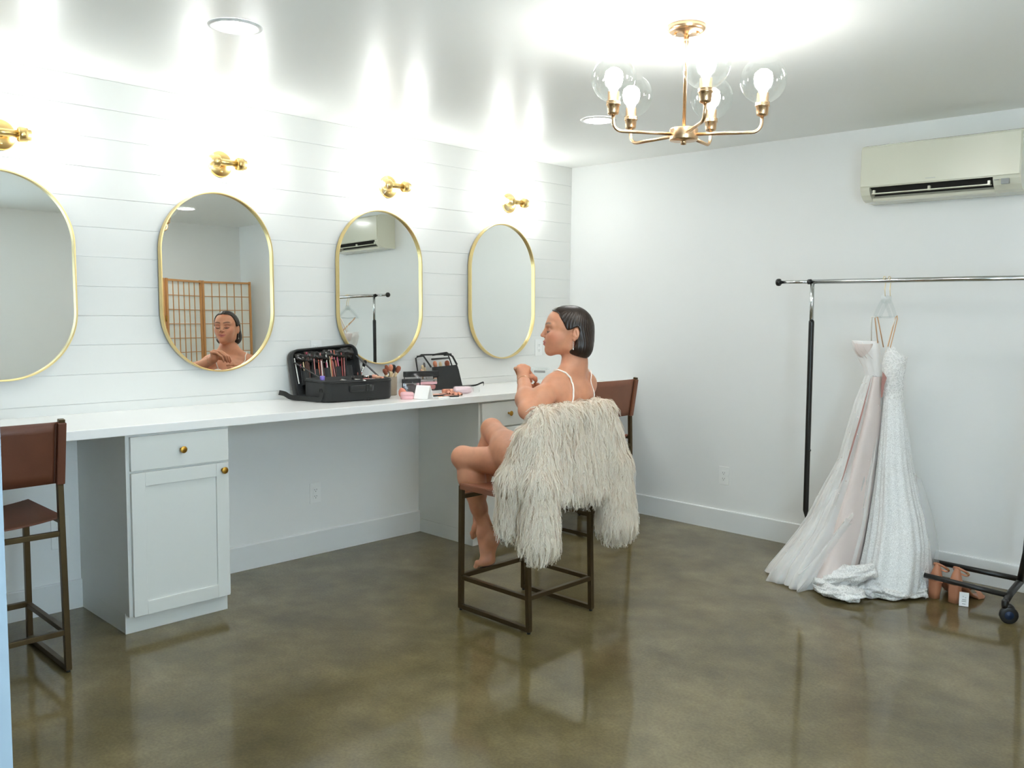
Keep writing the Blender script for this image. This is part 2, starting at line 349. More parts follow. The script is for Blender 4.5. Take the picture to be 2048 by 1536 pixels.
# ------------------------------------------------------------------ oval mirrors
def pill(w, h, n=56):
    r = w/2; s = h/2-r; out = []
    for k in range(n+1):
        a = PI*k/n; out.append((r*math.cos(a), s+r*math.sin(a)))
    for k in range(n+1):
        a = PI+PI*k/n; out.append((r*math.cos(a), -s+r*math.sin(a)))
    return out
def mirror():
    t = thing('pill_mirror', (0, 0, 0), 'x', 'mirror', 0, 'pill-shaped vanity mirrors')
    Wm, Hm = .622, .918
    o1, o2 = pill(Wm, Hm), pill(Wm-.014, Hm-.014)
    def ring(p, x): return [(x, a, b) for a, b in p]
    MB().loft([ring(o1, -.014), ring(o1, .0145), ring(pill(Wm-.002, Hm-.002), .0155), ring(pill(Wm-.012, Hm-.012), .0155), ring(o2, .0145), ring(o2, -.010)], True, False).obj('frame', 'gold', t)
    p = pill(Wm-.013, Hm-.013); g = MB(); n = len(p)
    g.add(ring(p, 0.0)+ring(p, -.012), [tuple(range(n)), tuple(range(n, 2*n))[::-1]]+[(i, i+n, (i+1) % n+n, (i+1) % n) for i in range(n)])
    g.obj('mirror_glass', 'mirror', t); return t
MIRR = [((.030, -3.840), .018, 0.0, 'pill-shaped gold-framed mirror cut by the left edge, above the leftmost stool'),
        ((.030, -2.825), .018, .006, 'pill-shaped gold-framed mirror reflecting the woman and the wooden screen'),
        ((.030, -1.785), .0165, -.012, 'pill-shaped gold-framed mirror reflecting the air conditioner and clothes rack'),
        ((.030, -.745), .017, 0.0, 'pill-shaped gold-framed mirror farthest away, showing only blank wall')]
m0 = mirror()
for i, ((x, y), th, ph, lab) in enumerate(MIRR):
    o = m0 if i == 0 else dup(m0)
    n = Vector((1, ph, th)).normalized(); u = Vector((0, 0, 1)); u = (u-n*u.dot(n)).normalized(); v = u.cross(n)
    o.matrix_world = Matrix([[n[k], v[k], u[k], (x, y, 1.549)[k]] for k in range(3)]+[[0, 0, 0, 1]]); o['label'] = lab

# ------------------------------------------------------------------ sconces (axis along the wall, two globes)
def globe_prof(r, cut, bot, n=14):
    a0 = math.asin(bot/r); a1 = PI-math.asin(cut/r); pr = []
    for k in range(n+1):
        a = a0+(a1-a0)*k/n; pr.append((r*math.sin(a), -r*math.cos(a)))
    return pr
def sconce():
    t = thing('wall_sconce', (0, 0, 0), 'x', 'wall lamp', 0, 'brass two-globe wall lamps')
    RX = Matrix.Rotation(PI/2, 4, 'Y')
    MB().lathe([(.066, 0), (.066, .010), (.060, .017), (.020, .020), (0, .020)], n=32, M=RX).obj('backplate', 'brass', t)
    MB().lathe([(.005, 0), (.005, .005), (0, .006)], (.0185, 0, -.038), 10, RX).obj('screw', 'brass', t)
    MB().lathe([(.013, .018), (.011, .03), (.011, .085)], n=16, M=RX).obj('arm', 'brass', t)
    MB().tube([(.085, -.062, 0), (.085, .062, 0)], .0165, 18).obj('crossbar', 'brass', t)
    for s in (-1, 1):
        R = Matrix.Rotation(-s*PI/2, 4, 'X')
        MB().lathe([(.0165, .046), (.031, .050), (.033, .054), (.033, .082), (.026, .084), (.026, .098), (0, .098)], (.085, 0, 0), 24, R).obj('socket', 'brass', t)
        gl = MB().lathe(globe_prof(.088, .03, .028), (.085, s*.168, 0), 28, R, cap=False).obj('glass_globe', 'glass', t)
        MB().lathe([(.012, .098), (.014, .115), (.026, .138), (.030, .156), (.026, .174), (.012, .185), (0, .187)], (.085, 0, 0), 18, R).obj('bulb', 'bulb', t)
    return t
sc0 = sconce()
for i, (y, lab) in enumerate(((-3.815, 'brass wall lamp cut off at the left edge above the nearest mirror'), (-2.795, 'brass wall lamp above the mirror that reflects the woman'),
                              (-1.71, 'brass wall lamp above the mirror that reflects the air conditioner'), (-.667, 'brass wall lamp above the farthest mirror near the corner'))):
    o = sc0 if i == 0 else dup(sc0)
    o.location = (0, y, 2.155); o['label'] = lab

# ------------------------------------------------------------------ chandelier
def chandelier():
    t = thing('chandelier', (2.433, -2.226, HC), 'champagne bronze chandelier with five clear glass globes hanging from the ceiling', 'chandelier')
    z = lambda w: w-HC
    MB().lathe([(.070, 0), (.070, -.014), (.064, -.020), (.058, -.024), (.020, -.024), (.014, -.030), (0, -.030)], n=36).obj('canopy', 'rosegold', t)
    for s in (-1, 1): MB().lathe([(.005, 0), (.005, -.010), (0, -.012)], (s*.036, s*.020, -.024), 10).obj('canopy_screw', 'rosegold', t)
    MB().lathe([(.0095, -.03), (.0095, -.062), (.0065, -.066), (.0065, z(2.10))], n=14).obj('stem', 'rosegold', t)
    MB().lathe([(0, z(2.110)), (.020, z(2.110)), (.022, z(2.105)), (.050, z(2.104)), (.052, z(2.100)), (.052, z(2.064)), (.050, z(2.060)), (.012, z(2.060)), (.010, z(2.056)), (.010, z(2.046)), (0, z(2.044))], n=36).obj('hub', 'rosegold', t)
    for k, (a, R) in enumerate(((31, .278), (100, .262), (175, .262), (236, .275), (319, .258))):
        c, s = math.cos(math.radians(a)), math.sin(math.radians(a)); zz = z(2.082)
        pts = [(.045, zz)]+[(R-.035, zz)]+[(R-.035+.035*math.sin(b), zz+.035-.035*math.cos(b)) for b in [PI/2*j/6 for j in range(1, 7)]]+[(R, zz+.062)]
        ar = MB().tube([(p*c, p*s, q) for p, q in pts], .0062, 12).obj('arm', 'rosegold', t)
        cx = (R*c, R*s, zz+.055)
        MB().lathe([(.010, 0), (.019, .004), (.021, .010), (.0225, .034), (.026, .036), (.026, .041), (.0245, .043), (.0255, .046), (.0255, .050), (.021, .052), (.021, .083), (0, .083)], cx, 24).obj('socket', 'rosegold', ar)
        MB().lathe(globe_prof(.083, .046, .024), (cx[0], cx[1], cx[2]+.130), 30, cap=False).obj('glass_globe', 'glass', ar)
        MB().lathe([(.014, .083), (.016, .092), (.030, .114), (.034, .134), (.030, .154), (.016, .166), (0, .168)], cx, 20).obj('bulb', 'bulb2', ar)
chandelier()

# ------------------------------------------------------------------ air conditioner
def aircon():
    t = thing('air_conditioner', (2.245, 0, 2.04), 'ivory wall-mounted air conditioner high on the far wall', 'air conditioner')
    L = .79
    def pr(y, z): return (-y, z)
    prof = [(0, .305), (-.15, .305), (-.185, .296), (-.196, .275), (-.196, .09), (-.192, .062), (-.176, .034), (-.150, .012), (-.115, .002), (0, .0)]
    # body with the outlet slot left open
    body = MB(); x0, x1 = .050, L-.125
    body.prism(prof, 0, 0, x0); body.prism(prof, 0, x1, L)
    body.prism([(0, .305), (-.15, .305), (-.185, .296), (-.196, .275), (-.196, .074), (-.12, .074), (-.06, .03), (0, .03)], 0, x0, x1)
    body.prism([(0, .03), (-.06, .03), (-.118, .034), (-.139, .020), (-.133, .006), (-.115, .002), (0, .0)], 0, x0, x1)
    body.obj('housing', 'acw', t)
    MB().prism([(-.05, .028), (-.118, .036), (-.185, .073), (-.12, .0745)], 0, x0+.002, x1-.002).obj('air_outlet', 'acd', t)
    fp = MB(); fp.box((.004, -.203, .078), (L-.004, -.196, .288), .003, seg=2); fp.obj('front_panel', 'acw', t)
    MT['grey_pale'] = mat('pale_grey_print', rgb(196, 197, 188), .4)
    MB().bar((x0+.012, -.176, .040), (x1-.012, -.176, .040), .030, .005, .001).obj('louver', 'acw', t)
    for x in (x0+.02, (x0+x1)/2, x1-.02): MB().box((x-.006, -.184, .036), (x+.006, -.168, .060), .001).obj('louver_bracket', 'acw', t)
    MB().box((L-.085, -.2005, .036), (L-.050, -.180, .062)).obj('display_window', 'grey', t)
    MB().box((L-.118, -.1978, .0575), (L-.097, -.190, .0600)).obj('printed_mark', 'grey', t)
    MB().box((.345, -.2036, .094), (.395, -.202, .099)).obj('maker_mark', 'grey_pale', t)
    return t
aircon()

# ------------------------------------------------------------------ counter stools (front faces -x)
def stool(loc, label, lm, rz=0.0):
    t = thing('counter_stool', loc, label, 'stool', rz, 'bronze and leather counter stools')
    x0, x1, y0, y1, b = -.2325, .2325, -.217, .217, .022
    for s in (y0, y1):
        fr = MB().bar((x0+b/2, s, .012), (x0+b/2, s, .60), b, b, .0015).obj('leg', 'bronze', t)
        # back leg runs on as the back post, kinked above the seat
        pts = [Vector((x1-b/2, s, .012)), Vector((x1-b/2-.028, s, .735)), Vector((x1+.0, s, .995))]
        bl = MB().bar(pts[0], pts[1]+Vector((0, 0, .004)), b, b, .0015).bar(pts[1], pts[2], b, b, .0015).obj('leg', 'bronze', t)
        MB().bar((x0+.002, s, .019), (x1-.002, s, .019), b-.001, b-.001, .0015).obj('sled_base', 'bronze', t)
        MB().bar((x0+.004, s, .598), (x1-.042, s, .598), b-.002, b-.002, .0015).obj('seat_rail', 'bronze', t)
        MB().bar((x0+b, s, .160), (x1-b-.004, s, .160), b-.002, b-.002, .0015).obj('stretcher', 'bronze', t)
        for x in (x0+.012, x1-.012): MB().lathe([(.008, 0), (.008, .009)], (x, s, 0), 12).obj('foot', 'rubber', t)
    MB().bar((x0+b/2, y0+b/2, .165), (x0+b/2, y1-b/2, .165), b, b, .0015).obj('footrest', 'bronze', t)
    MB().bar((x1-b/2-.006, y0+b/2, .160), (x1-b/2-.006, y1-b/2, .160), b-.002, b-.002, .0015).obj('stretcher', 'bronze', t)
    MB().bar((x0+b/2, y0+b/2, .548), (x0+b/2, y1-b/2, .548), b-.002, b-.002, .0015).obj('stretcher', 'bronze', t)
    MB().bar((x1-b/2-.021, y0+b/2, .548), (x1-b/2-.021, y1-b/2, .548), b-.002, b-.002, .0015).obj('stretcher', 'bronze', t)
    # sling seat: leather wrapped round the side rails and sagging between
    sec = []; n = 17
    for i in range(n):
        v = -1+2*i/(n-1); sec.append((y1-.012)*v and (v*(y1+.006), .6125-.022*(1-v*v)))
    sec = [((-1+2*i/(n-1))*(y1+.012), .6125-.022*(1-(-1+2*i/(n-1))**2)) for i in range(n)]
    top = sec; bot = [(p, q-.006) for p, q in sec]
    outl = [(-y1-.014, .584), (-y1-.014, .606)]+top+[(y1+.014, .606), (y1+.014, .584), (y1+.0105, .584)]+[(y1+.0105, .604)]+bot[1:-1][::-1]+[(-y1-.0105, .604), (-y1-.0105, .584)]
    MB().prism([(q[0], q[1]) for q in outl], 0, x0+.012, x1-.048).obj('seat', lm, t)
    # back: leather sheet with sleeves round the posts
    z0, z1 = .745, .985; xa = lambda z: x1-b/2-.028+(z-.735)/.26*(b/2+.028)
    def sheet(off, z, ins): return [(xa(z)+off+.010*(1-(v/1.0)**2), v*(y1-.008), z) for v in [-1+2*i/14 for i in range(15)]]
    bk = MB(); zs = [z0+(z1-z0)*i/6 for i in range(7)]
    fr_ = [sheet(-.003, z, 0) for z in zs]; bk_ = [sheet(.003, z, 0) for z in zs]
    bk.loft([fr_[i]+bk_[i][::-1] for i in range(7)], True, True, True)
    bo = bk.obj('backrest', lm, t)
    for s in (y0, y1):
        sl = MB(); sl.bar((xa(z0), s, z0-.004), (xa(z1), s, z1-.002), b+.009, b+.009, .004)
        sl.obj('back_sleeve', lm, bo)
    for s in (-1, 1):
        MB().bar((xa(z0)+.0035, s*(y1-.022), z0+.004), (xa(z1)+.0035, s*(y1-.022), z1-.004), .003, .008).obj('seam', 'stitch', bo)
    return t
stool((1.5075, -2.055, 0), 'bronze-framed leather counter stool under the seated woman and cream jacket', 'leather_l')
stool((.5285, -4.074, 0), 'dark brown leather counter stool at the left edge beside the cabinet', 'leather')
stool((.660, -.590, 0), 'brown leather counter stool against the far wall behind the woman', 'leather_l')

# ------------------------------------------------------------------ clothes rack
def rack():
    t = thing('clothes_rack', (2.075, -.37, 0), 'chrome and black rolling clothes rack against the far wall', 'clothes rack')
    T = lambda x, y, z: (x-2.075, y+.37, z)
    rod = MB().tube([T(1.880, -.37, 1.600), T(2.075, -.37, 1.6005)], .0095, 14).tube([T(2.060, -.37, 1.6005), T(2.78, -.37, 1.604), T(3.46, -.37, 1.607)], .0125, 14).obj('rail', 'chrome', t)
    MB().lathe([(.010, 0), (.019, .001), (.021, .006), (.021, .016), (.018, .022), (0, .023)], T(1.884, -.37, 1.600), 18, Matrix.Rotation(-PI/2, 4, 'Y')).obj('end_cap', 'black', t)
    MB().lathe([(.0145, -.012), (.0145, .006)], T(2.062, -.37, 1.6005), 16, Matrix.Rotation(PI/2, 4, 'Y')).obj('collar', 'black', t)
    MB().tube([T(2.075, -.37, 1.590), T(2.078, -.37, 1.37)], .0115, 14).obj('upper_post', 'chrome', t)
    pts = [T(2.0775, -.37, 1.385), T(2.0785, -.37, 1.375), T(2.0895, -.37, .315), T(2.0905, -.37, .274)]
    MB().tube(pts, [.0142, .0150, .0150, .003], 16).obj('post', 'black', t)
    MB().lathe([(.005, 0), (.006, .006), (0, .008)], T(2.099, -.372, .66), 10, Matrix.Rotation(PI/2, 4, 'Y')).obj('lock_button', 'black', t)
    # low base: two long bars, end bar with castors
    MB().tube([T(2.797, -.527, .1325), T(3.17, -.53, .120)], .0125, 14).obj('base_bar', 'black', t)
    MB().tube([T(2.72, -.20, .122), T(3.17, -.20, .118)], .0140, 14).obj('base_bar', 'black', t)
    MB().tube([T(2.47, -.20, .123), T(2.73, -.20, .1225)], .0115, 14).obj('base_tube', 'chrome', t)
    MB().tube([T(3.175, -.565, .100), T(3.175, -.50, .122), T(3.178, -.33, .150), T(3.18, -.12, .122)], [.015, .0165, .017, .016], 14).obj('end_bar', 'black', t)
    MB().tube([T(3.178, -.36, .145), T(3.20, -.37, .30), T(3.24, -.37, 1.60)], .0145, 14).obj('post', 'black', t)
    for y in (-.575, -.11):
        cs = MB().lathe([(.014, .072), (.016, .086), (.016, .104), (.012, .112), (0, .113)], T(3.176, y, 0), 14).obj('castor', 'black', t)
        RY = Matrix.Rotation(PI/2, 4, 'X') @ Matrix.Identity(4); RY = Matrix.Rotation(math.radians(28), 4, 'Z') @ RY
        c = T(3.192, y+.006, .040)
        MB().lathe([(.020, -.012), (.036, -.0125), (.040, -.008), (.040, .008), (.036, .0125), (.020, .012)], c, 26, RY, cap=False).obj('tyre', 'rubber', cs)
        MB().lathe([(0, -.0145), (.006, -.0145), (.008, -.0125), (.031, -.0115), (.031, .0115), (.008, .0125), (.006, .0145), (0, .0145)], c, 24, RY).obj('wheel_hub', 'blue', cs)
        hood = [(math.cos(a)*.026, math.sin(a)*.047) for a in [math.radians(20+14*i) for i in range(11)]]
        MB().tube([(c[0]+p*.8, c[1]+p*.45, c[2]+q*.95) for p, q in hood], .008, 8, flat=(1, 1.5)).obj('fork', 'black', cs)
rack()

# ------------------------------------------------------------------ folding screen (seen in the mirror)
def screen():
    t = thing('folding_screen', (4.5, -.35, 0), 'folding wooden screen with paper panes, seen in the second mirror', 'folding screen')
    H = 1.85
    P = [Vector((4.47, -.065)), Vector((4.50, -.625)), Vector((4.27, -1.12)), Vector((4.62, -1.55))]
    for k in range(3):
        a, b = P[k], P[k+1]; d = (b-a).normalized(); L = (b-a).length; a2, b2 = a+d*.006, b-d*.006
        def q(u, z): p = a2+(b2-a2)*u; return (p.x-4.5, p.y+.35, z)
        fr = MB(); nrm = Vector((-d.y, d.x, 0))
        for u in (.022, .978): fr.bar(q(u, .02), q(u, H), .020, .024, .001, up=nrm)
        for z in (.10, H-.016): fr.bar(q(.03, z), q(.97, z), .032, .019)
        p_ = fr.obj('panel_frame', 'wood', t)
        la = MB()
        for i in range(1, 6): la.bar(q(.045+.91*i/6, .1), q(.045+.91*i/6, H-.02), .007, .007, up=nrm)
        for i in range(1, 12): la.bar(q(.045, .1+(H-.12)*i/12), q(.955, .1+(H-.12)*i/12), .007, .007)
        la.obj('lattice', 'wood', p_)
        n2 = nrm*.0035
        for i in range(6):
            u0, u1 = .045+.91*i/6, .045+.91*(i+1)/6
            pa = MB(); A, B = Vector(q(u0, .1)), Vector(q(u1, H-.02)); c = [A+n2, Vector((B.x, B.y, A.z))+n2, B+n2, Vector((A.x, A.y, B.z))+n2]
            pa.add(c, [(0, 1, 2, 3)]); pa.obj('paper_pane', 'paper', p_)
        if k < 2:
            h = MB()
            for z in (.35, 1.45): h.lathe([(.006, z-.03), (.006, z+.03)], (b.x-4.5, b.y+.35, 0), 10)
            h.obj('hinge', 'knob', p_)
screen()
# ------------------------------------------------------------------ smooth solid modelling on a grid (for the body, hair and jacket)
class Vol:
    def __init__(s, lo, hi, h):
        s.lo = np.array(lo, np.float32); s.h = h; s.n = np.ceil((np.array(hi)-np.array(lo))/h).astype(int)+1
        s.F = np.full(s.n, .06, np.float32)
    def grid(s, lo, hi):
        a = np.clip(np.floor((np.array(lo)-s.lo)/s.h).astype(int), 0, s.n-1); b = np.clip(np.ceil((np.array(hi)-s.lo)/s.h).astype(int)+1, 1, s.n)
        ax = [s.lo[i]+s.h*np.arange(a[i], b[i], dtype=np.float32) for i in range(3)]
        return tuple(slice(a[i], b[i]) for i in range(3)), ax
    def put(s, fn, lo, hi, k, op='u'):
        pad = k+.012; sl, (x, y, z) = s.grid(np.array(lo)-pad, np.array(hi)+pad)
        if any(q.stop <= q.start for q in sl): return
        d = fn(x[:, None, None], y[None, :, None], z[None, None, :]).astype(np.float32); f = s.F[sl]
        if op == 'u': s.F[sl] = smin(f, d, k)
        else: s.F[sl] = -smin(-f, d, k)
    def surf(s):
        return surface_nets(s.F, s.lo, s.h)
def smin(a, b, k):
    if k <= 0: return np.minimum(a, b)
    h = np.maximum(k-np.abs(a-b), 0)/k
    return np.minimum(a, b)-h*h*k*.25
def surface_nets(F, lo, h):
    sgn = F < 0; n = F.shape
    c = np.zeros((n[0]-1, n[1]-1, n[2]-1), np.uint8)
    for dx in (0, 1):
        for dy in (0, 1):
            for dz in (0, 1): c += sgn[dx:n[0]-1+dx, dy:n[1]-1+dy, dz:n[2]-1+dz]
    idx = np.argwhere((c > 0) & (c < 8)).astype(np.int64); del c
    off = np.array([[a, b, d] for a in (0, 1) for b in (0, 1) for d in (0, 1)])
    val = np.stack([F[idx[:, 0]+o[0], idx[:, 1]+o[1], idx[:, 2]+o[2]] for o in off], 1)
    acc = np.zeros((len(idx), 3)); cnt = np.zeros(len(idx))
    for a in range(8):
        for ax in range(3):
            if off[a][ax] == 0:
                b = [i for i in range(8) if all(off[i][j] == off[a][j]+(1 if j == ax else 0) for j in range(3))][0]
                va, vb = val[:, a], val[:, b]; m = (va < 0) != (vb < 0)
                t = va[m]/(va[m]-vb[m]); p = np.tile(off[a].astype(float), (m.sum(), 1)); p[:, ax] += t; acc[m] += p; cnt[m] += 1
    V = lo+h*(idx+acc/cnt[:, None])
    flat = (idx[:, 0]*n[1]+idx[:, 1])*n[2]+idx[:, 2]; order = np.argsort(flat); fs = flat[order]
    def look(i): return order[np.searchsorted(fs, (i[:, 0]*n[1]+i[:, 1])*n[2]+i[:, 2])]
    Q = []
    for ax in range(3):
        b = 1 << (2-ax); m = ((val[:, 0] < 0) != (val[:, b] < 0)); u, v = (ax+1) % 3, (ax+2) % 3
        m &= (idx[:, u] > 0) & (idx[:, v] > 0); e = idx[m]; inside = val[m, 0] < 0
        du = np.zeros(3, int); du[u] = 1; dv = np.zeros(3, int); dv[v] = 1
        q = np.stack([look(e-du-dv), look(e-dv), look(e), look(e-du)], 1); q[~inside] = q[~inside][:, ::-1]; Q.append(q)
    return V, np.concatenate(Q)
def smooth_mesh(V, Q, it=2, lam=.5):
    E = np.concatenate([Q[:, [0, 1]], Q[:, [1, 2]], Q[:, [2, 3]], Q[:, [3, 0]]]); E = np.concatenate([E, E[:, ::-1]])
    deg = np.bincount(E[:, 0], minlength=len(V))[:, None]
    for k in range(it):
        for l in (lam, -lam*1.03):
            A = np.stack([np.bincount(E[:, 0], V[E[:, 1], i], len(V)) for i in range(3)], 1)/np.maximum(deg, 1); V = V+l*(A-V)
    return V
def np_mesh(name, V, F, smooth=True):
    me = bpy.data.meshes.new(name); nf, w = F.shape
    me.vertices.add(len(V)); me.vertices.foreach_set('co', np.ascontiguousarray(V, np.float32).ravel())
    me.loops.add(nf*w); me.loops.foreach_set('vertex_index', np.ascontiguousarray(F, np.int32).ravel())
    me.polygons.add(nf); me.polygons.foreach_set('loop_start', np.arange(0, nf*w, w, dtype=np.int32))
    me.polygons.foreach_set('use_smooth', np.full(nf, smooth)); me.update(calc_edges=True); me.validate(); return me
def vcol(me, C):
    a = me.color_attributes.new('Col', 'FLOAT_COLOR', 'POINT'); c = np.ones((len(C), 4), np.float32); c[:, :3] = C; a.data.foreach_set('color', c.ravel())
A3 = lambda *q: np.array(q, np.float32)
def nrm(v): v = np.array(v, float); return v/np.linalg.norm(v)
def cone(a, b, ra, rb):
    a, b = np.array(a, float), np.array(b, float); ba = b-a; L2 = float(ba@ba)
    def f(x, y, z):
        px, py, pz = x-a[0], y-a[1], z-a[2]; t = np.clip((px*ba[0]+py*ba[1]+pz*ba[2])/L2, 0, 1)
        return np.sqrt((px-t*ba[0])**2+(py-t*ba[1])**2+(pz-t*ba[2])**2)-(ra+(rb-ra)*t)
    r = max(ra, rb); return f, np.minimum(a, b)-r, np.maximum(a, b)+r
def ell(c, r, R=None):
    c, r = np.array(c, float), np.array(r, float); R = np.eye(3) if R is None else np.array(R, float)
    def f(x, y, z):
        p = [x-c[0], y-c[1], z-c[2]]; q = [(p[0]*R[i, 0]+p[1]*R[i, 1]+p[2]*R[i, 2]) for i in range(3)]
        k0 = np.sqrt(sum((q[i]/r[i])**2 for i in range(3))); k1 = np.sqrt(sum((q[i]/r[i]**2)**2 for i in range(3)))+1e-6
        return k0*(k0-1)/k1
    e = np.abs(R.T) @ r*1.02; return f, c-e, c+e
def group(vol, prims, km, k=.02):
    """own smooth union of the prims, then blended into the volume with km; prims: (shape, k[, op])"""
    lo = np.min([p[0][1] for p in prims if len(p) < 3], 0); hi = np.max([p[0][2] for p in prims if len(p) < 3], 0); pad = km+.02
    sl, ax = vol.grid(lo-pad, hi+pad); g = Vol.__new__(Vol); g.h = vol.h; g.lo = np.array([a[0] for a in ax], np.float32); g.n = np.array([len(a) for a in ax]); g.F = np.full(g.n, .06, np.float32)
    for p in prims: g.put(p[0][0], p[0][1], p[0][2], p[1] if p[1] is not None else k, p[2] if len(p) > 2 else 'u')
    vol.F[sl] = smin(vol.F[sl], g.F, km)

# ------------------------------------------------------------------ the woman
HO = np.array([1.646, -1.903, 1.318]); HF = nrm((-.70, -.714, 0)); HL = np.array([-HF[1]*-1*-1, 0, 0])
HL = np.cross((0, 0, 1), HF); HU = np.array([0, 0, 1.0]); HR = np.stack([HF, HL, HU])
def hp(f, l, u): return HO+HF*f+HL*l+HU*u
def he(c, r, tilt=None):
    R = HR if tilt is None else np.array(tilt) @ HR
    return ell(hp(*c), r, R)
def hc(a, b, ra, rb): return cone(hp(*a), hp(*b), ra, rb)
def roty(d): a = math.radians(d); return [[math.cos(a), 0, math.sin(a)], [0, 1, 0], [-math.sin(a), 0, math.cos(a)]]
TF = nrm((-.986, -.166, 0)); TL = np.cross((0, 0, 1), TF); TR = np.stack([TF, TL, HU])
LS, RS = np.array([1.652, -2.035, 1.080]), np.array([1.604, -1.762, 1.074])
LE, LWr = np.array([1.688, -2.258, .994]), np.array([1.507, -2.092, 1.112])
RE, RW = np.array([1.535, -1.700, .850]), np.array([1.478, -1.885, 1.020])
def finger(p, rs, k=.004): return [(cone(p[i], p[i+1], rs[i], rs[i+1]), k) for i in range(len(p)-1)]
def build_body():
    v = Vol((1.00, -2.42, .12), (1.86, -1.58, 1.48), .0026)
    # torso
    T = [(ell((1.555, -2.03, .690), (.115, .175, .105), TR), .05), (ell((1.600, -2.01, .83), (.088, .125, .13), TR), .06), (ell((1.620, -1.975, .965), (.094, .140, .125), TR), .05),
         (ell((1.635, -1.915, 1.055), (.070, .150, .065), TR), .05)]
    for s in (-1, 1): T.append((ell(np.array((1.630, -1.955, .985))+TF*.078+TL*s*.066, (.050, .058, .055), TR), .03))
    nb = np.array([1.648, -1.898, 1.10]); nt_ = hp(-.006, 0, -.09)
    T += [(cone(nb, nt_, .055, .052), .03), (cone(hp(-.01, 0, -.125), LS+A3(0, 0, .005), .040, .040), .04), (cone(hp(-.01, 0, -.125), RS+A3(0, 0, .005), .040, .040), .04)]
    # collar bones
    for Sx in (LS, RS): T.append((cone(hp(.045, 0, -.19), Sx+TF*.02+A3(0, 0, .01), .010, .012), .015))
    group(v, T, .02)
    # shoulder blades and spine furrow
    for s, c in ((1, (1.705, -2.00, 1.02)), (-1, (1.690, -1.85, 1.03))): v.put(*ell(c, (.02, .045, .06), TR), .03)
    v.put(*cone((1.742, -1.935, 1.10), (1.738, -1.99, .80), .010, .012), .03, 's')
    # legs
    RH, RK, RA = A3(1.545, -1.95, .69), A3(1.163, -2.143, .700), A3(1.241, -2.073, .350)
    LH, LK, LA = A3(1.555, -2.115, .70), A3(1.160, -1.950, .820), A3(1.112, -1.996, .435)
    group(v, [(cone(RH, RK*.55+RH*.45, .090, .074), .03), (cone(RK*.55+RH*.45, RK, .074, .054), .03), (ell(RK+A3(-.012, -.006, .004), (.05, .05, .052)), .03)], .03)
    group(v, [(cone(RK+A3(.004, .004, -.01), RK*.72+RA*.28, .050, .056), .03), (ell(RK*.66+RA*.34+A3(.022, .012, 0), (.05, .05, .10)), .03), (cone(RK*.72+RA*.28, RK*.3+RA*.7, .055, .037), .03), (cone(RK*.3+RA*.7, RA, .037, .031), .03),
              (ell(RA+A3(.008, -.026, -.012), (.014, .013, .017)), .015), (ell(RA+A3(-.01, .026, .006), (.014, .014, .018)), .015),
              (cone(RA, A3(1.303, -2.079, .318), .030, .026), .025), (cone(RA+A3(.02, -.01, .06), A3(1.306, -2.079, .33), .013, .016), .02), (ell((1.306, -2.080, .309), (.027, .025, .031)), .02),
              (cone(RA+A3(.0, -.01, -.03), A3(1.280, -2.096, .216), .033, .031), .03), (cone(A3(1.303, -2.082, .298), A3(1.292, -2.090, .214), .025, .022), .03),
              (cone(A3(1.279, -2.064, .198), A3(1.279, -2.120, .200), .020, .021), .02)], .012)
    dirT = nrm((-.55, -.10, -.45))
    for i, (o, L, r) in enumerate((((1.276, -2.128, .192), .046, .0125), ((1.273, -2.107, .190), .044, .0095), ((1.272, -2.090, .189), .040, .009), ((1.272, -2.075, .188), .035, .0085), ((1.273, -2.061, .188), .029, .008))):
        o = np.array(o); m = o+nrm((-.8, -.12, .0))*L*.55; e = m+nrm((-.4, -.08, -.75))*L*.5
        group(v, finger([o, m, e], [r*1.05, r, r*.85], .006), .006)
    group(v, [(cone(LH, LK*.55+LH*.45, .092, .072), .03), (cone(LK*.55+LH*.45, LK, .072, .053), .03), (ell(LH*.5+LK*.5+A3(.03, -.035, -.035), (.11, .065, .075)), .05), (ell(LK+A3(-.010, .004, .006), (.048, .048, .05)), .03)], .008)
    group(v, [(cone(LK+A3(0, 0, -.008), LK*.7+LA*.3, .050, .052), .03), (ell(LK*.66+LA*.34+A3(.008, -.006, 0), (.045, .045, .09)), .03), (cone(LK*.7+LA*.3, LA, .052, .031), .03),
              (cone(LA, A3(1.136, -2.004, .405), .029, .022), .02), (cone(LA, A3(1.116, -1.996, .325), .031, .029), .025), (cone(A3(1.110, -1.984, .318), A3(1.116, -2.020, .320), .018, .018), .02)], .010)
    for i, (o, L, r) in enumerate((((1.114, -2.026, .315), .042, .012), ((1.111, -2.009, .313), .040, .0092), ((1.110, -1.994, .313), .036, .0086), ((1.109, -1.981, .314), .031, .008), ((1.109, -1.970, .316), .026, .0076))):
        o = np.array(o); group(v, finger([o, o+A3(-.008, -.004, -.5*L), o+A3(-.004, -.006, -L)], [r*1.05, r, r*.85], .006), .006)
    # left arm
    mid = LS*.5+LE*.5
    group(v, [(ell(LS, (.052, .055, .055)), .03), (cone(LS, mid, .051, .049), .03), (cone(mid, LE, .048, .038), .03), (ell(LE+A3(.008, -.012, -.012), (.030, .030, .030)), .02)], .03)
    f1 = LE*.68+LWr*.32
    group(v, [(cone(LE, f1, .038, .043), .03), (cone(f1, LWr, .043, .0265), .03)], .012)
    # left hand: back of the hand up, fingers folded over and pinching the bodice
    kn = [A3(1.492, -2.112, 1.158), A3(1.494, -2.096, 1.166), A3(1.500, -2.079, 1.165), A3(1.508, -2.063, 1.157)]   # little .. index
    P = [(cone(LWr, kn[i], .021 if i in (1, 2) else .018, .0125), .012) for i in range(4)]+[(cone(LWr+A3(-.012, .0, .005), (kn[1]+kn[2])/2+A3(-.014, 0, -.012), .018, .014), .014)]
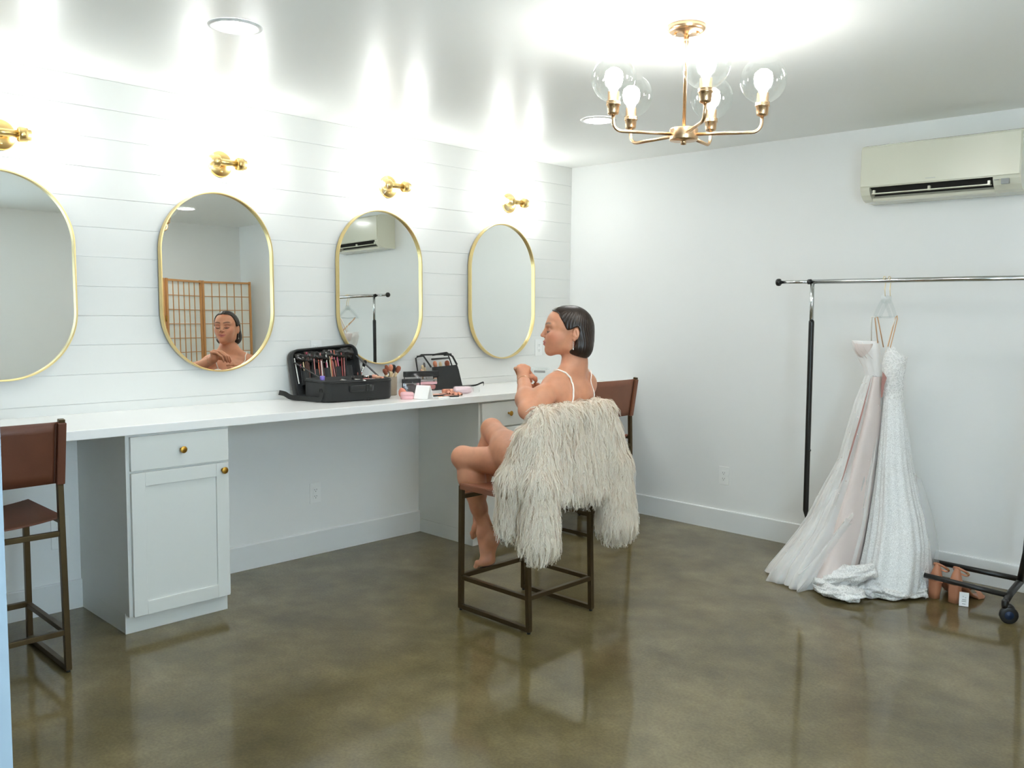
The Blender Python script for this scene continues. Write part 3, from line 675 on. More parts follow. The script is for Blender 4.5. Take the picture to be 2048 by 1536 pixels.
    group(v, P, .012)
    tips = [A3(1.452, -2.046, 1.094), A3(1.458, -2.018, 1.092), A3(1.466, -1.996, 1.090), A3(1.476, -1.980, 1.096)]
    for i in range(4):
        k_ = kn[i]; t = tips[i]; m1 = k_+A3(-.034, .018, -.004)+A3(0, .004*i, 0); m2 = m1*.45+t*.55+A3(-.010, .004, .006)
        r = (.0088, .0098, .0100, .0095)[i]; group(v, finger([k_, m1, m2, t], [r*1.1, r, r*.92, r*.72], .004), .004)
    group(v, finger([LWr+A3(.004, .022, .006), A3(1.512, -2.040, 1.118), A3(1.502, -2.008, 1.106), A3(1.486, -1.984, 1.094)], [.0135, .0125, .0110, .0085], .006), .006)
    # right arm across the front, holding the bodice
    mid = RS*.5+RE*.5
    group(v, [(ell(RS, (.050, .053, .053)), .03), (cone(RS, mid, .047, .045), .03), (cone(mid, RE, .044, .036), .03)], .03)
    f1 = RE*.68+RW*.32; group(v, [(cone(RE, f1, .037, .038), .03), (cone(f1, RW, .038, .0255), .03)], .012)
    kr = [A3(1.452, -1.940, 1.062), A3(1.446, -1.936, 1.046), A3(1.443, -1.930, 1.030), A3(1.445, -1.924, 1.015)]   # index .. little
    group(v, [(cone(RW, kr[i], .019, .0125), .012) for i in range(4)], .012)
    for i in range(4):
        k_ = kr[i]; m1 = k_+A3(-.006, -.036, .006-.004*i); m2 = m1+A3(.006, -.024, .003); t = m2+A3(.012, -.014, -.004)
        r = (.0092, .0096, .0092, .0082)[i]; group(v, finger([k_, m1, m2, t], [r*1.1, r, r*.9, r*.72], .004), .003)
    group(v, finger([RW+A3(0, -.006, .018), A3(1.470, -1.935, 1.062), A3(1.474, -1.962, 1.072), A3(1.478, -1.980, 1.078)], [.0135, .012, .0105, .008], .006), .006)
    # head
    Hd = [(he((.022, 0, .036), (.096, .0735, .086)), .02), (he((.068, 0, .050), (.056, .060, .062)), .03),
          (he((.074, 0, -.022), (.052, .050, .066)), .03), (he((.048, 0, -.028), (.052, .054, .056)), .03),
          (hc((.1125, -.006, -.078), (.1125, .006, -.078), .0165, .0165), .022), (he((.106, 0, -.045), (.030, .030, .032)), .022)]
    for s in (-1, 1):
        Hd += [(hc((.105, s*.010, -.079), (.022, s*.044, -.060), .015, .016), .025), (hc((.022, s*.044, -.060), (.006, s*.060, -.005), .016, .013), .025),
               (he((.088, s*.042, -.004), (.034, .022, .024)), .02), (he((.092, s*.028, -.030), (.033, .024, .030)), .025),
               (hc((.118, s*.010, .042), (.102, s*.048, .040), .0115, .0115), .014)]
    Hd += [(he((.128, s*.034, .019), (.016, .017, .0115)), .012, 's') for s in (-1, 1)]
    Hd += [(he((.106, s*.0305, .0155), (.0155, .0165, .0150)), .004) for s in (-1, 1)]
    Hd += [(hc((.121, 0, .036), (.144, 0, -.004), .0075, .0080), .010), (he((.1445, 0, -.0075), (.0095, .0088, .0080)), .006)]
    Hd += [(he((.1325, s*.0115, -.0125), (.0095, .0072, .0065)), .006) for s in (-1, 1)]
    Hd += [(he((.139, s*.006, -.0185), (.0055, .0030, .0030)), .002, 's') for s in (-1, 1)]
    # lips, corners lifted into a slight smile
    for s in (-1, 1):
        Hd += [(hc((.1360, s*.004, -.0355), (.1160, s*.0255, -.0375), .0060, .0030), .004), (hc((.1340, 0, -.0488), (.1155, s*.0235, -.0400), .0070, .0028), .004)]
    Hd += [(hc((.1425, -.010, -.0425), (.1425, .010, -.0425), .0022, .0022), .003, 's')]
    Hd += [(he((.1435, 0, -.0600), (.009, .022, .0060)), .008, 's'), (he((.134, 0, -.027), (.006, .0035, .008)), .005, 's')]
    for s in (-1, 1):
        ear = [(he((-.006, s*.0755, .005), (.0165, .0085, .0290), roty(-12)), .005)]
        Hd += ear+[(he((-.004, s*.0855, .007), (.0100, .0075, .0190), roty(-12)), .003, 's'), (he((.003, s*.075, -.023), (.0080, .0058, .0090)), .006), (he((.009, s*.077, .000), (.0045, .0035, .0065)), .003), (hc((-.012, s*.080, -.006), (-.006, s*.0795, .016), .0028, .0028), .003)]
    group(v, Hd, .025)
    V, Q = v.surf(); V = smooth_mesh(V, Q, 1, .45)
    return V, Q, v
def skin_colours(V):
    base = np.array([lin(207), lin(146), lin(114)]); C = np.tile(base, (len(V), 1))
    P = V-HO; f, l, u = P@HF, P@HL, P@HU; al = np.abs(l); head = (np.linalg.norm(P-HF*.03, axis=1) < .19) & (u > -.11)
    def mixm(m, col, w): C[m] = C[m]*(1-w[m, None])+np.array(col)*w[m, None]
    sm = lambda x, a, b: np.clip((x-a)/(b-a), 0, 1)
    # blush on cheeks and warm tone at knees, elbows, feet, finger ends
    bl = np.exp(-(((f-.092)/.028)**2+((al-.050)/.02)**2+((u+.008)/.022)**2))*.5; mixm(head, [lin(214), lin(128), lin(112)], bl)
    # lips
    u0 = -.0435+.0060*(al/.026)**2; e1 = 1-np.sqrt((al/.0270)**2+((u-u0)/.0105)**2); w = sm(e1, .0, .22)*(f > .105); mixm(head, [lin(198), lin(118), lin(110)], w)
    w = np.exp(-((u-u0)/.0011)**2)*(al < .0265)*(f > .105)*.8; mixm(head, [lin(128), lin(62), lin(56)], w)
    # brows
    bu = .0445+.006*np.sin(np.clip((al-.010)/.045, 0, 1)*2.6); w = np.exp(-((u-bu)/.0042)**2)*sm(al, .008, .014)*(1-sm(al, .048, .058))*(f > .07); mixm(head, [lin(70), lin(45), lin(32)], w*.92)
    # lid shade and lash line (make-up)
    r2 = np.sqrt(((al-.0305)/.0185)**2+((u-.0205)/.012)**2); w = sm(1.0-r2, 0, .5)*(f > .09); mixm(head, [lin(190), lin(118), lin(94)], w*.6)
    lu = .0085+.004*((al-.030)/.016)**2; w = np.exp(-((u-lu)/.0022)**2)*(np.abs(al-.031) < .0175)*(f > .088); mixm(head, [lin(30), lin(20), lin(16)], w)
    return C
def skin_mat():
    m, nt, p = nodes('skin'); a = N(nt, 'ShaderNodeVertexColor', layer_name='Col'); tc = N(nt, 'ShaderNodeTexCoord')
    nz = N(nt, 'ShaderNodeTexNoise', i={'Scale': 26.0, 'Detail': 5.0}); nt.links.new(tc.outputs['Object'], nz.inputs['Vector'])
    mr = N(nt, 'ShaderNodeMapRange', i={1: .3, 2: .7, 3: .93, 4: 1.07}); nt.links.new(nz.outputs[0], mr.inputs[0])
    vm = N(nt, 'ShaderNodeVectorMath', operation='SCALE'); nt.links.new(a.outputs[0], vm.inputs[0]); nt.links.new(mr.outputs[0], vm.inputs['Scale']); nt.links.new(vm.outputs[0], p.inputs['Base Color'])
    p.inputs['Roughness'].default_value = .46; p.inputs['Specular IOR Level'].default_value = .4
    p.inputs['Subsurface Weight'].default_value = .18; p.inputs['Subsurface Radius'].default_value = (.010, .004, .002); p.inputs['Subsurface Scale'].default_value = 1.0
    nb = N(nt, 'ShaderNodeTexNoise', i={'Scale': 500.0}); nt.links.new(tc.outputs['Object'], nb.inputs['Vector'])
    bp = N(nt, 'ShaderNodeBump', i={'Strength': .08, 'Distance': .001}); nt.links.new(nb.outputs[0], bp.inputs['Height']); nt.links.new(bp.outputs[0], p.inputs['Normal'])
    return m
WB = Vector((1.52, -2.03, .60))
V, Q, BODYV = build_body()
me = np_mesh('body', V-np.array(WB), Q); vcol(me, skin_colours(V))
person = thing('person', WB, 'dark-haired barefoot woman with legs crossed, sitting sideways on the middle stool', 'person')
link('body', me, skin_mat(), person)

def spline(pts, n=8):
    pts = [np.array(p, float) for p in pts]; out = []
    for i in range(len(pts)-1):
        p0, p1, p2, p3 = pts[max(i-1, 0)], pts[i], pts[i+1], pts[min(i+2, len(pts)-1)]
        for k in range(n):
            t = k/n; out.append(.5*((2*p1)+(-p0+p2)*t+(2*p0-5*p1+4*p2-p3)*t*t+(-p0+3*p1-3*p2+p3)*t**3))
    return out+[pts[-1]]
# hair: chin-length bob, combed back from a centre parting behind the ears
def poly_sd(poly, f, u):
    d = None; inside = np.zeros(np.broadcast(f, u).shape, bool); n = len(poly)
    for i in range(n):
        a, b = poly[i], poly[(i+1) % n]; ex, ey = b[0]-a[0], b[1]-a[1]; wx, wy = f-a[0], u-a[1]
        t = np.clip((wx*ex+wy*ey)/(ex*ex+ey*ey), 0, 1); q = (wx-ex*t)**2+(wy-ey*t)**2; d = q if d is None else np.minimum(d, q)
        c = ((a[1] > u) != (b[1] > u)) & (f < (b[0]-a[0])*(u-a[1])/(b[1]-a[1]+1e-9)+a[0]); inside ^= c
    return np.where(inside, -1, 1)*np.sqrt(d)
HAIRPOLY = [(.104, .108), (.078, .098), (.066, .073), (.054, .053), (.043, .029), (.034, .020), (.016, .024), (-.010, .036), (-.020, .020), (-.016, -.010), (-.005, -.032), (-.003, -.049), (.007, -.064), (.030, -.080),
            (.024, -.088), (-.01, -.100), (-.058, -.112), (-.088, -.104), (-.14, -.03), (-.14, .2), (.12, .2)]
def build_hair():
    lo = HO-.2; hi = HO+.2; v = Vol(lo, hi, .0026)
    sh = [(he((.022, 0, .038), (.1035, .080, .096)), .02), (he((.064, 0, .050), (.0615, .066, .068)), .03), (he((-.010, 0, .020), (.085, .083, .095)), .03), (he((-.032, 0, -.045), (.061, .084, .080)), .03),
          (he((-.022, .040, -.060), (.052, .046, .046)), .03), (he((-.022, -.040, -.060), (.052, .046, .046)), .03)]
    for p in sh: v.put(p[0][0], p[0][1], p[0][2], p[1])
    x, y, z = [v.lo[i]+v.h*np.arange(v.n[i]) for i in range(3)]
    X, Y, Z = x[:, None, None]-HO[0], y[None, :, None]-HO[1], z[None, None, :]-HO[2]
    f = X*HF[0]+Y*HF[1]+0*Z; l = X*HL[0]+Y*HL[1]+0*Z; u = Z+0*f
    ang = np.arctan2(l, f+.03); v.F += (.0005*np.sin(ang*46+3*np.sin(u*40))+.0004*np.sin(ang*97+u*30)).astype(np.float32)*(u < .10)
    hl = [tuple(q) for q in spline([(a, b) for a, b in HAIRPOLY[:17]], 4)]+HAIRPOLY[17:]; d = poly_sd(hl, f, u)
    v.F = -smin(-v.F, -d.astype(np.float32), .006)
    # strand grooves and the parting
    v.F += (.004*np.exp(-(l/.0022)**2)*(u > .08)*(f > -.03)).astype(np.float32)
    V, Q = v.surf(); return smooth_mesh(V, Q, 1, .4), Q
def hair_mat():
    m, nt, p = nodes('dark_brown_hair'); at = N(nt, 'ShaderNodeAttribute', attribute_name='strand')
    mu = N(nt, 'ShaderNodeVectorMath', operation='MULTIPLY', i={1: (1, 1, .05)}); nt.links.new(at.outputs['Vector'], mu.inputs[0])
    nz = N(nt, 'ShaderNodeTexNoise', i={'Scale': 330.0, 'Detail': 3.0, 'Roughness': .6}); nt.links.new(mu.outputs[0], nz.inputs['Vector'])
    cr = N(nt, 'ShaderNodeValToRGB'); cr.color_ramp.elements[0].color = rgb(18, 12, 9); cr.color_ramp.elements[0].position = .3; cr.color_ramp.elements[1].color = rgb(56, 40, 29); cr.color_ramp.elements[1].position = .75
    nt.links.new(nz.outputs[0], cr.inputs[0]); nt.links.new(cr.outputs[0], p.inputs['Base Color'])
    p.inputs['Roughness'].default_value = .34; p.inputs['Specular IOR Level'].default_value = .42
    bp = N(nt, 'ShaderNodeBump', i={'Strength': .45, 'Distance': .0015}); nt.links.new(nz.outputs[0], bp.inputs['Height']); nt.links.new(bp.outputs[0], p.inputs['Normal']); return m
def strand_attr(me, V):
    """coordinate that stays constant along a combed strand: back from the parting, then down"""
    P = V-HO; f, l, u = P@HF, P@HL, P@HU; d = np.abs(l)+np.maximum(0, .128-u)
    q = f+.55*np.minimum(d, .13)+.10*np.maximum(0, d-.13); a = me.attributes.new('strand', 'FLOAT_VECTOR', 'POINT')
    a.data.foreach_set('vector', np.ascontiguousarray(np.stack([q, .02*np.sign(l)+.35*l, d], 1), np.float32).ravel())
V, Q = build_hair(); me = np_mesh('hair', V-np.array(WB), Q); strand_attr(me, V); hair = link('hair', me, hair_mat(), person)

# clothes and jewellery
MT['bodice'] = mat('white_satin_lace', rgb(243, 241, 238), .5, bump=.4, bscale=160)
def body_offset(off, keep):
    v = BODYV; w = Vol.__new__(Vol); w.h = v.h; sl, ax = v.grid((1.42, -2.2, .66), (1.80, -1.62, 1.12)); w.lo = np.array([a[0] for a in ax], np.float32); w.n = np.array([len(a) for a in ax])
    x, y, z = ax[0][:, None, None], ax[1][None, :, None], ax[2][None, None, :]
    k = keep(x, y, z).astype(np.float32); w.F = -smin(-(v.F[sl]-off), -k, .004); w.F = np.maximum(w.F, -(v.F[sl]+.004)); return w.surf()
def keep_bodice(x, y, z):
    c = (1.630, -1.955); fx = (x-c[0])*TF[0]+(y-c[1])*TF[1]; lx = (x-c[0])*TL[0]+(y-c[1])*TL[1]
    top = 1.022+.018*np.exp(-((np.abs(lx)-.065)/.035)**2)-.006*np.cos(lx*30)-.030*np.clip(.03-fx, 0, 1)/.05-.012*(fx < .02)
    side = np.maximum(np.abs(lx)-.135, 0)*2
    low = .84-z
    return np.maximum(np.maximum(z-top-0*x, low+0*x+0*y), side-.0+0*z-.02)
V, Q = body_offset(.0045, keep_bodice)
if len(V): link('bodice', np_mesh('bodice', smooth_mesh(V, Q, 1, .4)-np.array(WB), Q), 'bodice', person)
MT['strap'] = mat('white_strap', rgb(245, 238, 228), .5)
def surf_pull(pts, off=.003):
    """move points onto the body surface"""
    v = BODYV; out = []
    for p in pts:
        p = np.array(p, float)
        for it in range(14):
            i = np.clip(((p-v.lo)/v.h).astype(int), 1, v.n-2); d = v.F[tuple(i)]
            g = np.array([v.F[i[0]+1, i[1], i[2]]-v.F[i[0]-1, i[1], i[2]], v.F[i[0], i[1]+1, i[2]]-v.F[i[0], i[1]-1, i[2]], v.F[i[0], i[1], i[2]+1]-v.F[i[0], i[1], i[2]-1]]); L = np.linalg.norm(g)
            if L < 1e-6: break
            p = p-g/L*(d-off)*.7
        out.append(p)
    return out
def strap(pts): MB().tube([Vector(p)-WB for p in surf_pull(spline(pts, 8))], .0042, 8, flat=(1, .7)).obj('shoulder_strap', 'strap', person)
strap([(1.520, -2.045, 1.035), (1.575, -2.035, 1.09), (1.640, -2.005, 1.125), (1.690, -1.995, 1.095), (1.722, -2.005, 1.02), (1.735, -2.035, .95), (1.715, -2.085, .90)])
strap([(1.500, -1.900, 1.035), (1.545, -1.830, 1.09), (1.615, -1.795, 1.125), (1.665, -1.800, 1.095), (1.695, -1.810, 1.02), (1.70, -1.825, .95), (1.70, -1.84, .88)])
MT['crystal'] = mat('pearl_crystal', rgb(235, 232, 226), .12, .3)
for s in (-1, 1):
    ea = MB(); p = hp(.008, s*.0795, -.030)
    for k in range(6): q = p+np.array((0, 0, -.0055*k)); ea.ball(Vector(q)-WB, (.0016+.0004*(k % 2),)*3, 8)
    q = p+np.array((0, 0, -.036)); ea.ball(Vector(q)-WB, (.0032, .0032, .0052), 10); ea.obj('earring', 'crystal', person)
br = nrm(LWr-LE); b0 = LE*.12+LWr*.88; ux = nrm(np.cross(br, (0, 0, 1))); uy = np.cross(br, ux)
MB().tube([Vector(b0+ux*.0315*math.cos(a)+uy*.0315*math.sin(a))-WB for a in [2*PI*i/28 for i in range(28)]], .0011, 6, closed=True).obj('bracelet', 'rosegold', person)
# lashes
ls = MB()
for s in (-1, 1):
    a = [hp(.1165, s*.0165, .0105), hp(.1195, s*.026, .0088), hp(.1172, s*.036, .0090), hp(.1080, s*.0460, .0120)]
    b = [hp(.1205, s*.0155, .0092), hp(.1275, s*.0265, .0062), hp(.1255, s*.0385, .0062), hp(.1120, s*.0510, .0105)]
    A_, B_ = spline(a, 5), spline(b, 5); n = len(A_); ls.add([Vector(p)-WB for p in A_+B_], [(i, i+1, n+i+1, n+i) for i in range(n-1)])
MT['lash'] = mat('black_lashes', rgb(18, 14, 12), .6); ls.obj('eyelashes', 'lash', person)
# ------------------------------------------------------------------ cream feather jacket hung over the stool back
def build_jacket():
    v = Vol((1.50, -2.50, .28), (1.97, -1.55, 1.10), .006)
    P = [(cone((1.752, -2.25, .975), (1.752, -1.84, .985), .034, .034), .04)]
    for y, zb in ((-2.22, .68), (-2.13, .65), (-2.04, .635), (-1.95, .62), (-1.87, .62)): P.append((cone((1.772, y, .955), (1.782, y, zb), .030, .040), .03))
    P += [(cone((1.760, -1.815, .965), (1.785, -1.755, .72), .048, .066), .03), (cone((1.785, -1.755, .72), (1.800, -1.745, .45), .066, .085), .03)]
    P += [(cone((1.765, -2.255, .94), (1.795, -2.285, .70), .045, .070), .03), (cone((1.795, -2.285, .70), (1.806, -2.300, .46), .070, .078), .03)]
    P += [(cone((1.735, -2.295, .90), (1.690, -2.325, .70), .040, .066), .03), (cone((1.690, -2.325, .70), (1.660, -2.325, .52), .066, .056), .03)]
    group(v, P, .0); return v
JV = build_jacket(); JP = Vector((1.77, -2.05, .98))
V, Q = JV.surf(); V = smooth_mesh(V, Q, 3, .5)
jk = thing('feather_jacket', JP, 'shaggy cream feather jacket draped over the back of the middle stool', 'jacket')
MT['hide'] = mat('feather_base', rgb(226, 210, 192), .9, noise=.1, nscale=30)
link('jacket_shell', np_mesh('jacket_shell', V-np.array(JP), Q), 'hide', jk)
def build_fur(V, Q, n_clump=6400, per=6, seg=8, seed=3):
    rg = np.random.default_rng(seed)
    a, b, c, d = V[Q[:, 0]], V[Q[:, 1]], V[Q[:, 2]], V[Q[:, 3]]; nn = np.cross(c-a, d-b); ar = np.linalg.norm(nn, axis=1); nn = nn/np.maximum(ar, 1e-9)[:, None]
    ctr = (a+b+c+d)/4; w = ar*(1-.75*((ctr[:, 0] < 1.70) & (ctr[:, 1] > -2.24)))
    fi = rg.choice(len(Q), n_clump, p=w/w.sum()); root = ctr[fi]; nr = nn[fi]
    L = rg.uniform(.045, .082, n_clump)*np.where(root[:, 2] > .96, .85, 1.0)
    down = np.stack([rg.normal(0, .34, n_clump), rg.normal(0, .34, n_clump), np.full(n_clump, -1.0)], 1)
    tan = down-nr*(down*nr).sum(1)[:, None]; tan /= np.maximum(np.linalg.norm(tan, axis=1), .25)[:, None]
    lift = rg.uniform(.28, .62, n_clump)[:, None]
    t = np.linspace(0, 1, seg+1)[None, :, None]
    # clump axis: leaves the surface, then hangs
    ax = root[:, None]+L[:, None, None]*(nr[:, None]*lift[:, None]*(t-.55*t*t)+tan[:, None]*t*.85+np.array((0, 0, -1.0))*t*t*.35)
    S_ = []; cols = []; N_ = n_clump*per
    axr = np.repeat(ax, per, 0); nrr = np.repeat(nr, per, 0); tnr = np.repeat(tan, per, 0); Lr = np.repeat(L, per)
    side = np.cross(nrr, tnr); side /= np.maximum(np.linalg.norm(side, axis=1), 1e-6)[:, None]
    o1, o2 = rg.normal(0, .0052, N_), rg.normal(0, .0030, N_); ph = rg.uniform(0, 6.28, N_); fr = rg.uniform(1.6, 3.4, N_); am = rg.uniform(.0022, .0064, N_)
    phc = np.repeat(rg.uniform(0, 6.28, n_clump), per); k = (1-t[0, :, 0])[None, :]; tt = t[0, :, 0][None, :]
    off1 = o1[:, None]*(.35+.9*np.sin(np.clip(tt*1.15, 0, 1)*PI)*.9)*(1-.55*tt)+am[:, None]*np.sin(ph[:, None]*.35+phc[:, None]+fr[:, None]*6.28*tt)*np.sqrt(tt)
    off2 = o2[:, None]*np.sin(tt*PI)+am[:, None]*.6*np.cos(ph[:, None]+fr[:, None]*6.28*tt)*tt
    C = axr+side[:, None]*off1[:, :, None]+nrr[:, None]*off2[:, :, None]
    wd = (rg.uniform(.0010, .0019, N_)[:, None]*(1-.75*tt))
    ra = rg.uniform(-.9, .9, N_); wv = side*np.cos(ra)[:, None]+nrr*np.sin(ra)[:, None]
    P1 = C+wv[:, None]*wd[:, :, None]; P2 = C-wv[:, None]*wd[:, :, None]
    VV = np.stack([P1, P2], 2).reshape(-1, 3); m = seg+1
    base = (np.arange(N_)*m*2)[:, None]; i = np.arange(seg)[None]*2
    F = np.stack([base+i, base+i+1, base+i+3, base+i+2], 2).reshape(-1, 4)
    tone = np.repeat(rg.normal(0, 1, n_clump), per)[:, None]*.5+rg.normal(0, .6, N_)[:, None]
    c0, c1, c2 = np.array([lin(236), lin(222), lin(204)]), np.array([lin(250), lin(244), lin(232)]), np.array([lin(230), lin(204), lin(190)])
    col = c0+(c1-c0)*np.clip(.25+.75*tt[..., None], 0, 1)*np.ones((N_, 1, 1)); mixw = np.clip((tone-.75)*.6, 0, .7)[:, :, None]
    col = col*(1-mixw)+c2*mixw; col = np.repeat(np.broadcast_to(col, (N_, m, 3)), 2, 1).reshape(-1, 3)
    return VV, F, col
def attr_mat(name, rough, spec=.3, transl=.0):
    m, nt, p = nodes(name); a = N(nt, 'ShaderNodeVertexColor', layer_name='Col'); nt.links.new(a.outputs[0], p.inputs['Base Color'])
    p.inputs['Roughness'].default_value = rough; p.inputs['Specular IOR Level'].default_value = spec
    if transl:
        t = N(nt, 'ShaderNodeBsdfTranslucent'); nt.links.new(a.outputs[0], t.inputs[0]); mx = N(nt, 'ShaderNodeMixShader', i={0: transl})
        o = [n for n in nt.nodes if n.type == 'OUTPUT_MATERIAL'][0]; nt.links.new(p.outputs[0], mx.inputs[1]); nt.links.new(t.outputs[0], mx.inputs[2]); nt.links.new(mx.outputs[0], o.inputs[0])
    return m
VV, F, col = build_fur(V, Q)
me = np_mesh('fur', VV-np.array(JP), F); vcol(me, col); tag(link('fur', me, attr_mat('ostrich_feather', .7, .2, .25), jk), kind='stuff')

# ------------------------------------------------------------------ gowns on the rack
def lerp_tab(tab, z):
    """tab rows (z, ...) with falling z"""
    t = np.array(tab, float); zz = -t[:, 0]
    return [float(np.interp(-z, zz, t[:, i])) for i in range(1, t.shape[1])]
def gown_skirt(tab, n=120, rows=46, folds=(9, 21), amp=(.10, .035), seed=1, org=(0, 0, 0), arc=None, scale=1.0, flare=True):
    """tab: z, x left, x right, y front, y back"""
    rg = np.random.default_rng(seed); ph = rg.uniform(0, 6.28, 6); rings = []; z0, z1 = tab[0][0], tab[-1][0]
    for i in range(rows+1):
        t = i/rows; z = z0+(z1-z0)*t; xl, xr, yf, yb = lerp_tab(tab, z); cx, cy, a, b = (xl+xr)/2, (yf+yb)/2, (xr-xl)/2*scale, (yb-yf)/2*scale; ring = []
        for k in range(n+(0 if arc is None else 1)):
            th = 2*PI*k/n if arc is None else arc[0]+(arc[1]-arc[0])*k/n
            g = .25+.75*min(1, t*1.6)
            f = 1+g*(amp[0]*math.sin(folds[0]*th+ph[0]+.7*math.sin(2*th+ph[1])+.5*t)+amp[1]*math.sin(folds[1]*th+ph[2]+1.2*math.sin(3*th+ph[3])-1.5*t))
            f *= 1+.02*math.sin(5*t*PI+2*th+ph[4])*t
            ring.append((cx+a*f*math.cos(th)-org[0], cy+b*f*math.sin(th)-org[1], z-org[2]))
        rings.append(ring)
    return rings
MT['tulle'] = sheer('white_tulle', rgb(252, 252, 251), .36, .58, transl=.25)
MT['tulle2'] = sheer('dense_tulle', rgb(250, 248, 246), .66, .34, transl=.2)
MT['blush'] = mat('blush_lining', rgb(222, 209, 204), .7, noise=.03, nscale=10)
MT['mauve'] = mat('rose_lining', rgb(172, 128, 122), .7)
MT['pearl'] = mat('pearl', rgb(244, 240, 234), .18)
MT['ribbon'] = mat('tan_satin_ribbon', rgb(222, 178, 136), .4)
MT['veil'] = sheer('veil_tulle', rgb(246, 249, 251), .20, .55, transl=.5)
def lace_mat(name, col, scale=42.0, alpha=.72, bump=.9):
    """corded lace: raised scrolling cords on a fine net"""
    m, nt, p = nodes(name); tc = N(nt, 'ShaderNodeTexCoord')
    wn = N(nt, 'ShaderNodeTexNoise', i={'Scale': scale*.35, 'Detail': 2.0}); nt.links.new(tc.outputs['Object'], wn.inputs['Vector'])
    va = N(nt, 'ShaderNodeVectorMath', operation='MULTIPLY_ADD', i={1: (.09, .09, .09)}); nt.links.new(wn.outputs['Color'], va.inputs[0]); nt.links.new(tc.outputs['Object'], va.inputs[2])
    vo = N(nt, 'ShaderNodeTexVoronoi', feature='DISTANCE_TO_EDGE', i={'Scale': scale}); nt.links.new(va.outputs[0], vo.inputs['Vector'])
    mr = N(nt, 'ShaderNodeMapRange', i={1: .0, 2: .16, 3: 1.0, 4: 0.0}); nt.links.new(vo.outputs['Distance'], mr.inputs[0])
    mu = N(nt, 'ShaderNodeTexNoise', i={'Scale': scale*4, 'Detail': 2.0}); nt.links.new(tc.outputs['Object'], mu.inputs['Vector'])
    ad = N(nt, 'ShaderNodeMath', operation='MULTIPLY_ADD', i={1: .5}); nt.links.new(mu.outputs[0], ad.inputs[0]); nt.links.new(mr.outputs[0], ad.inputs[2])
    bp = N(nt, 'ShaderNodeBump', i={'Strength': bump, 'Distance': .004}); nt.links.new(ad.outputs[0], bp.inputs['Height']); nt.links.new(bp.outputs[0], p.inputs['Normal'])
    p.inputs['Base Color'].default_value = col; p.inputs['Roughness'].default_value = .6; p.inputs['Sheen Weight'].default_value = .2
    al = N(nt, 'ShaderNodeMath', operation='MULTIPLY_ADD', use_clamp=True, i={1: .8, 2: alpha}); nt.links.new(mr.outputs[0], al.inputs[0]); nt.links.new(al.outputs[0], p.inputs['Alpha']); return m
MT['lace'] = lace_mat('white_corded_lace', rgb(248, 248, 246), 62, .78, .5)
MT['lace_fine'] = lace_mat('white_fine_lace', rgb(248, 249, 248), 115, .76, .35)
MT['ivory'] = mat('ivory_satin', rgb(226, 229, 231), .5, noise=.02)
G1 = (2.43, -.37, 1.43)
g1 = thing('tulle_gown', G1, 'sheer tulle wedding gown with blush lining and scattered pearls, hanging left on the rack', 'dress', group='hanging wedding gowns')
O = lambda p: (p[0]-G1[0], p[1]-G1[1], p[2]-G1[2])
tab = [(1.105, 2.400, 2.480, -.420, -.345), (.95, 2.355, 2.500, -.46, -.32), (.65, 2.300, 2.497, -.53, -.29), (.33, 2.180, 2.485, -.64, -.27), (.14, 2.075, 2.475, -.75, -.25), (.05, 2.025, 2.47, -.81, -.24), (.006, 2.005, 2.47, -.83, -.235)]
R1 = gown_skirt(tab, 150, 50, (8, 19), (.09, .04), 4, G1)
MB().loft(R1).obj('tulle_overskirt', 'tulle', g1)
tab2 = [(z, xl+.018, xr-.004, yf+.016, yb-.01) for z, xl, xr, yf, yb in tab]; tab2[-1] = (.012,)+tab2[-1][1:]
MB().loft(gown_skirt(tab2, 130, 44, (11, 17), (.11, .05), 9, G1)).obj('tulle_underskirt', 'tulle2', g1)
tab4 = [(1.10, 2.412, 2.45, -.40, -.36), (.90, 2.375, 2.44, -.45, -.33), (.55, 2.30, 2.41, -.54, -.29), (.26, 2.19, 2.39, -.66, -.27), (.10, 2.08, 2.40, -.77, -.26), (.012, 2.04, 2.42, -.81, -.25)]
MB().loft(gown_skirt(tab4, 90, 40, (7, 15), (.08, .05), 31, G1)).obj('tulle_petticoat', 'tulle2', g1)
tab3 = [(1.10, 2.446, 2.484, -.432, -.36), (.90, 2.425, 2.498, -.485, -.33), (.55, 2.365, 2.487, -.565, -.30), (.26, 2.335, 2.478, -.68, -.29), (.10, 2.315, 2.47, -.77, -.27), (.015, 2.305, 2.47, -.80, -.26)]
MB().loft(gown_skirt(tab3, 60, 24, (3, 7), (.03, .02), 2, G1)).obj('lining', 'blush', g1)
sl = MB(); pts = [(1.095, 2.4525, -.4335), (.90, 2.4275, -.478), (.72, 2.401, -.522), (.55, 2.372, -.556), (.42, 2.356, -.60)]
sl.loft([[O((x-w, y-.004, z)), O((x+w, y-.010, z))] for (z, x, y), w in zip(pts, (.002, .0055, .0055, .0035, .001))], False); sl.obj('slit', 'mauve', g1)
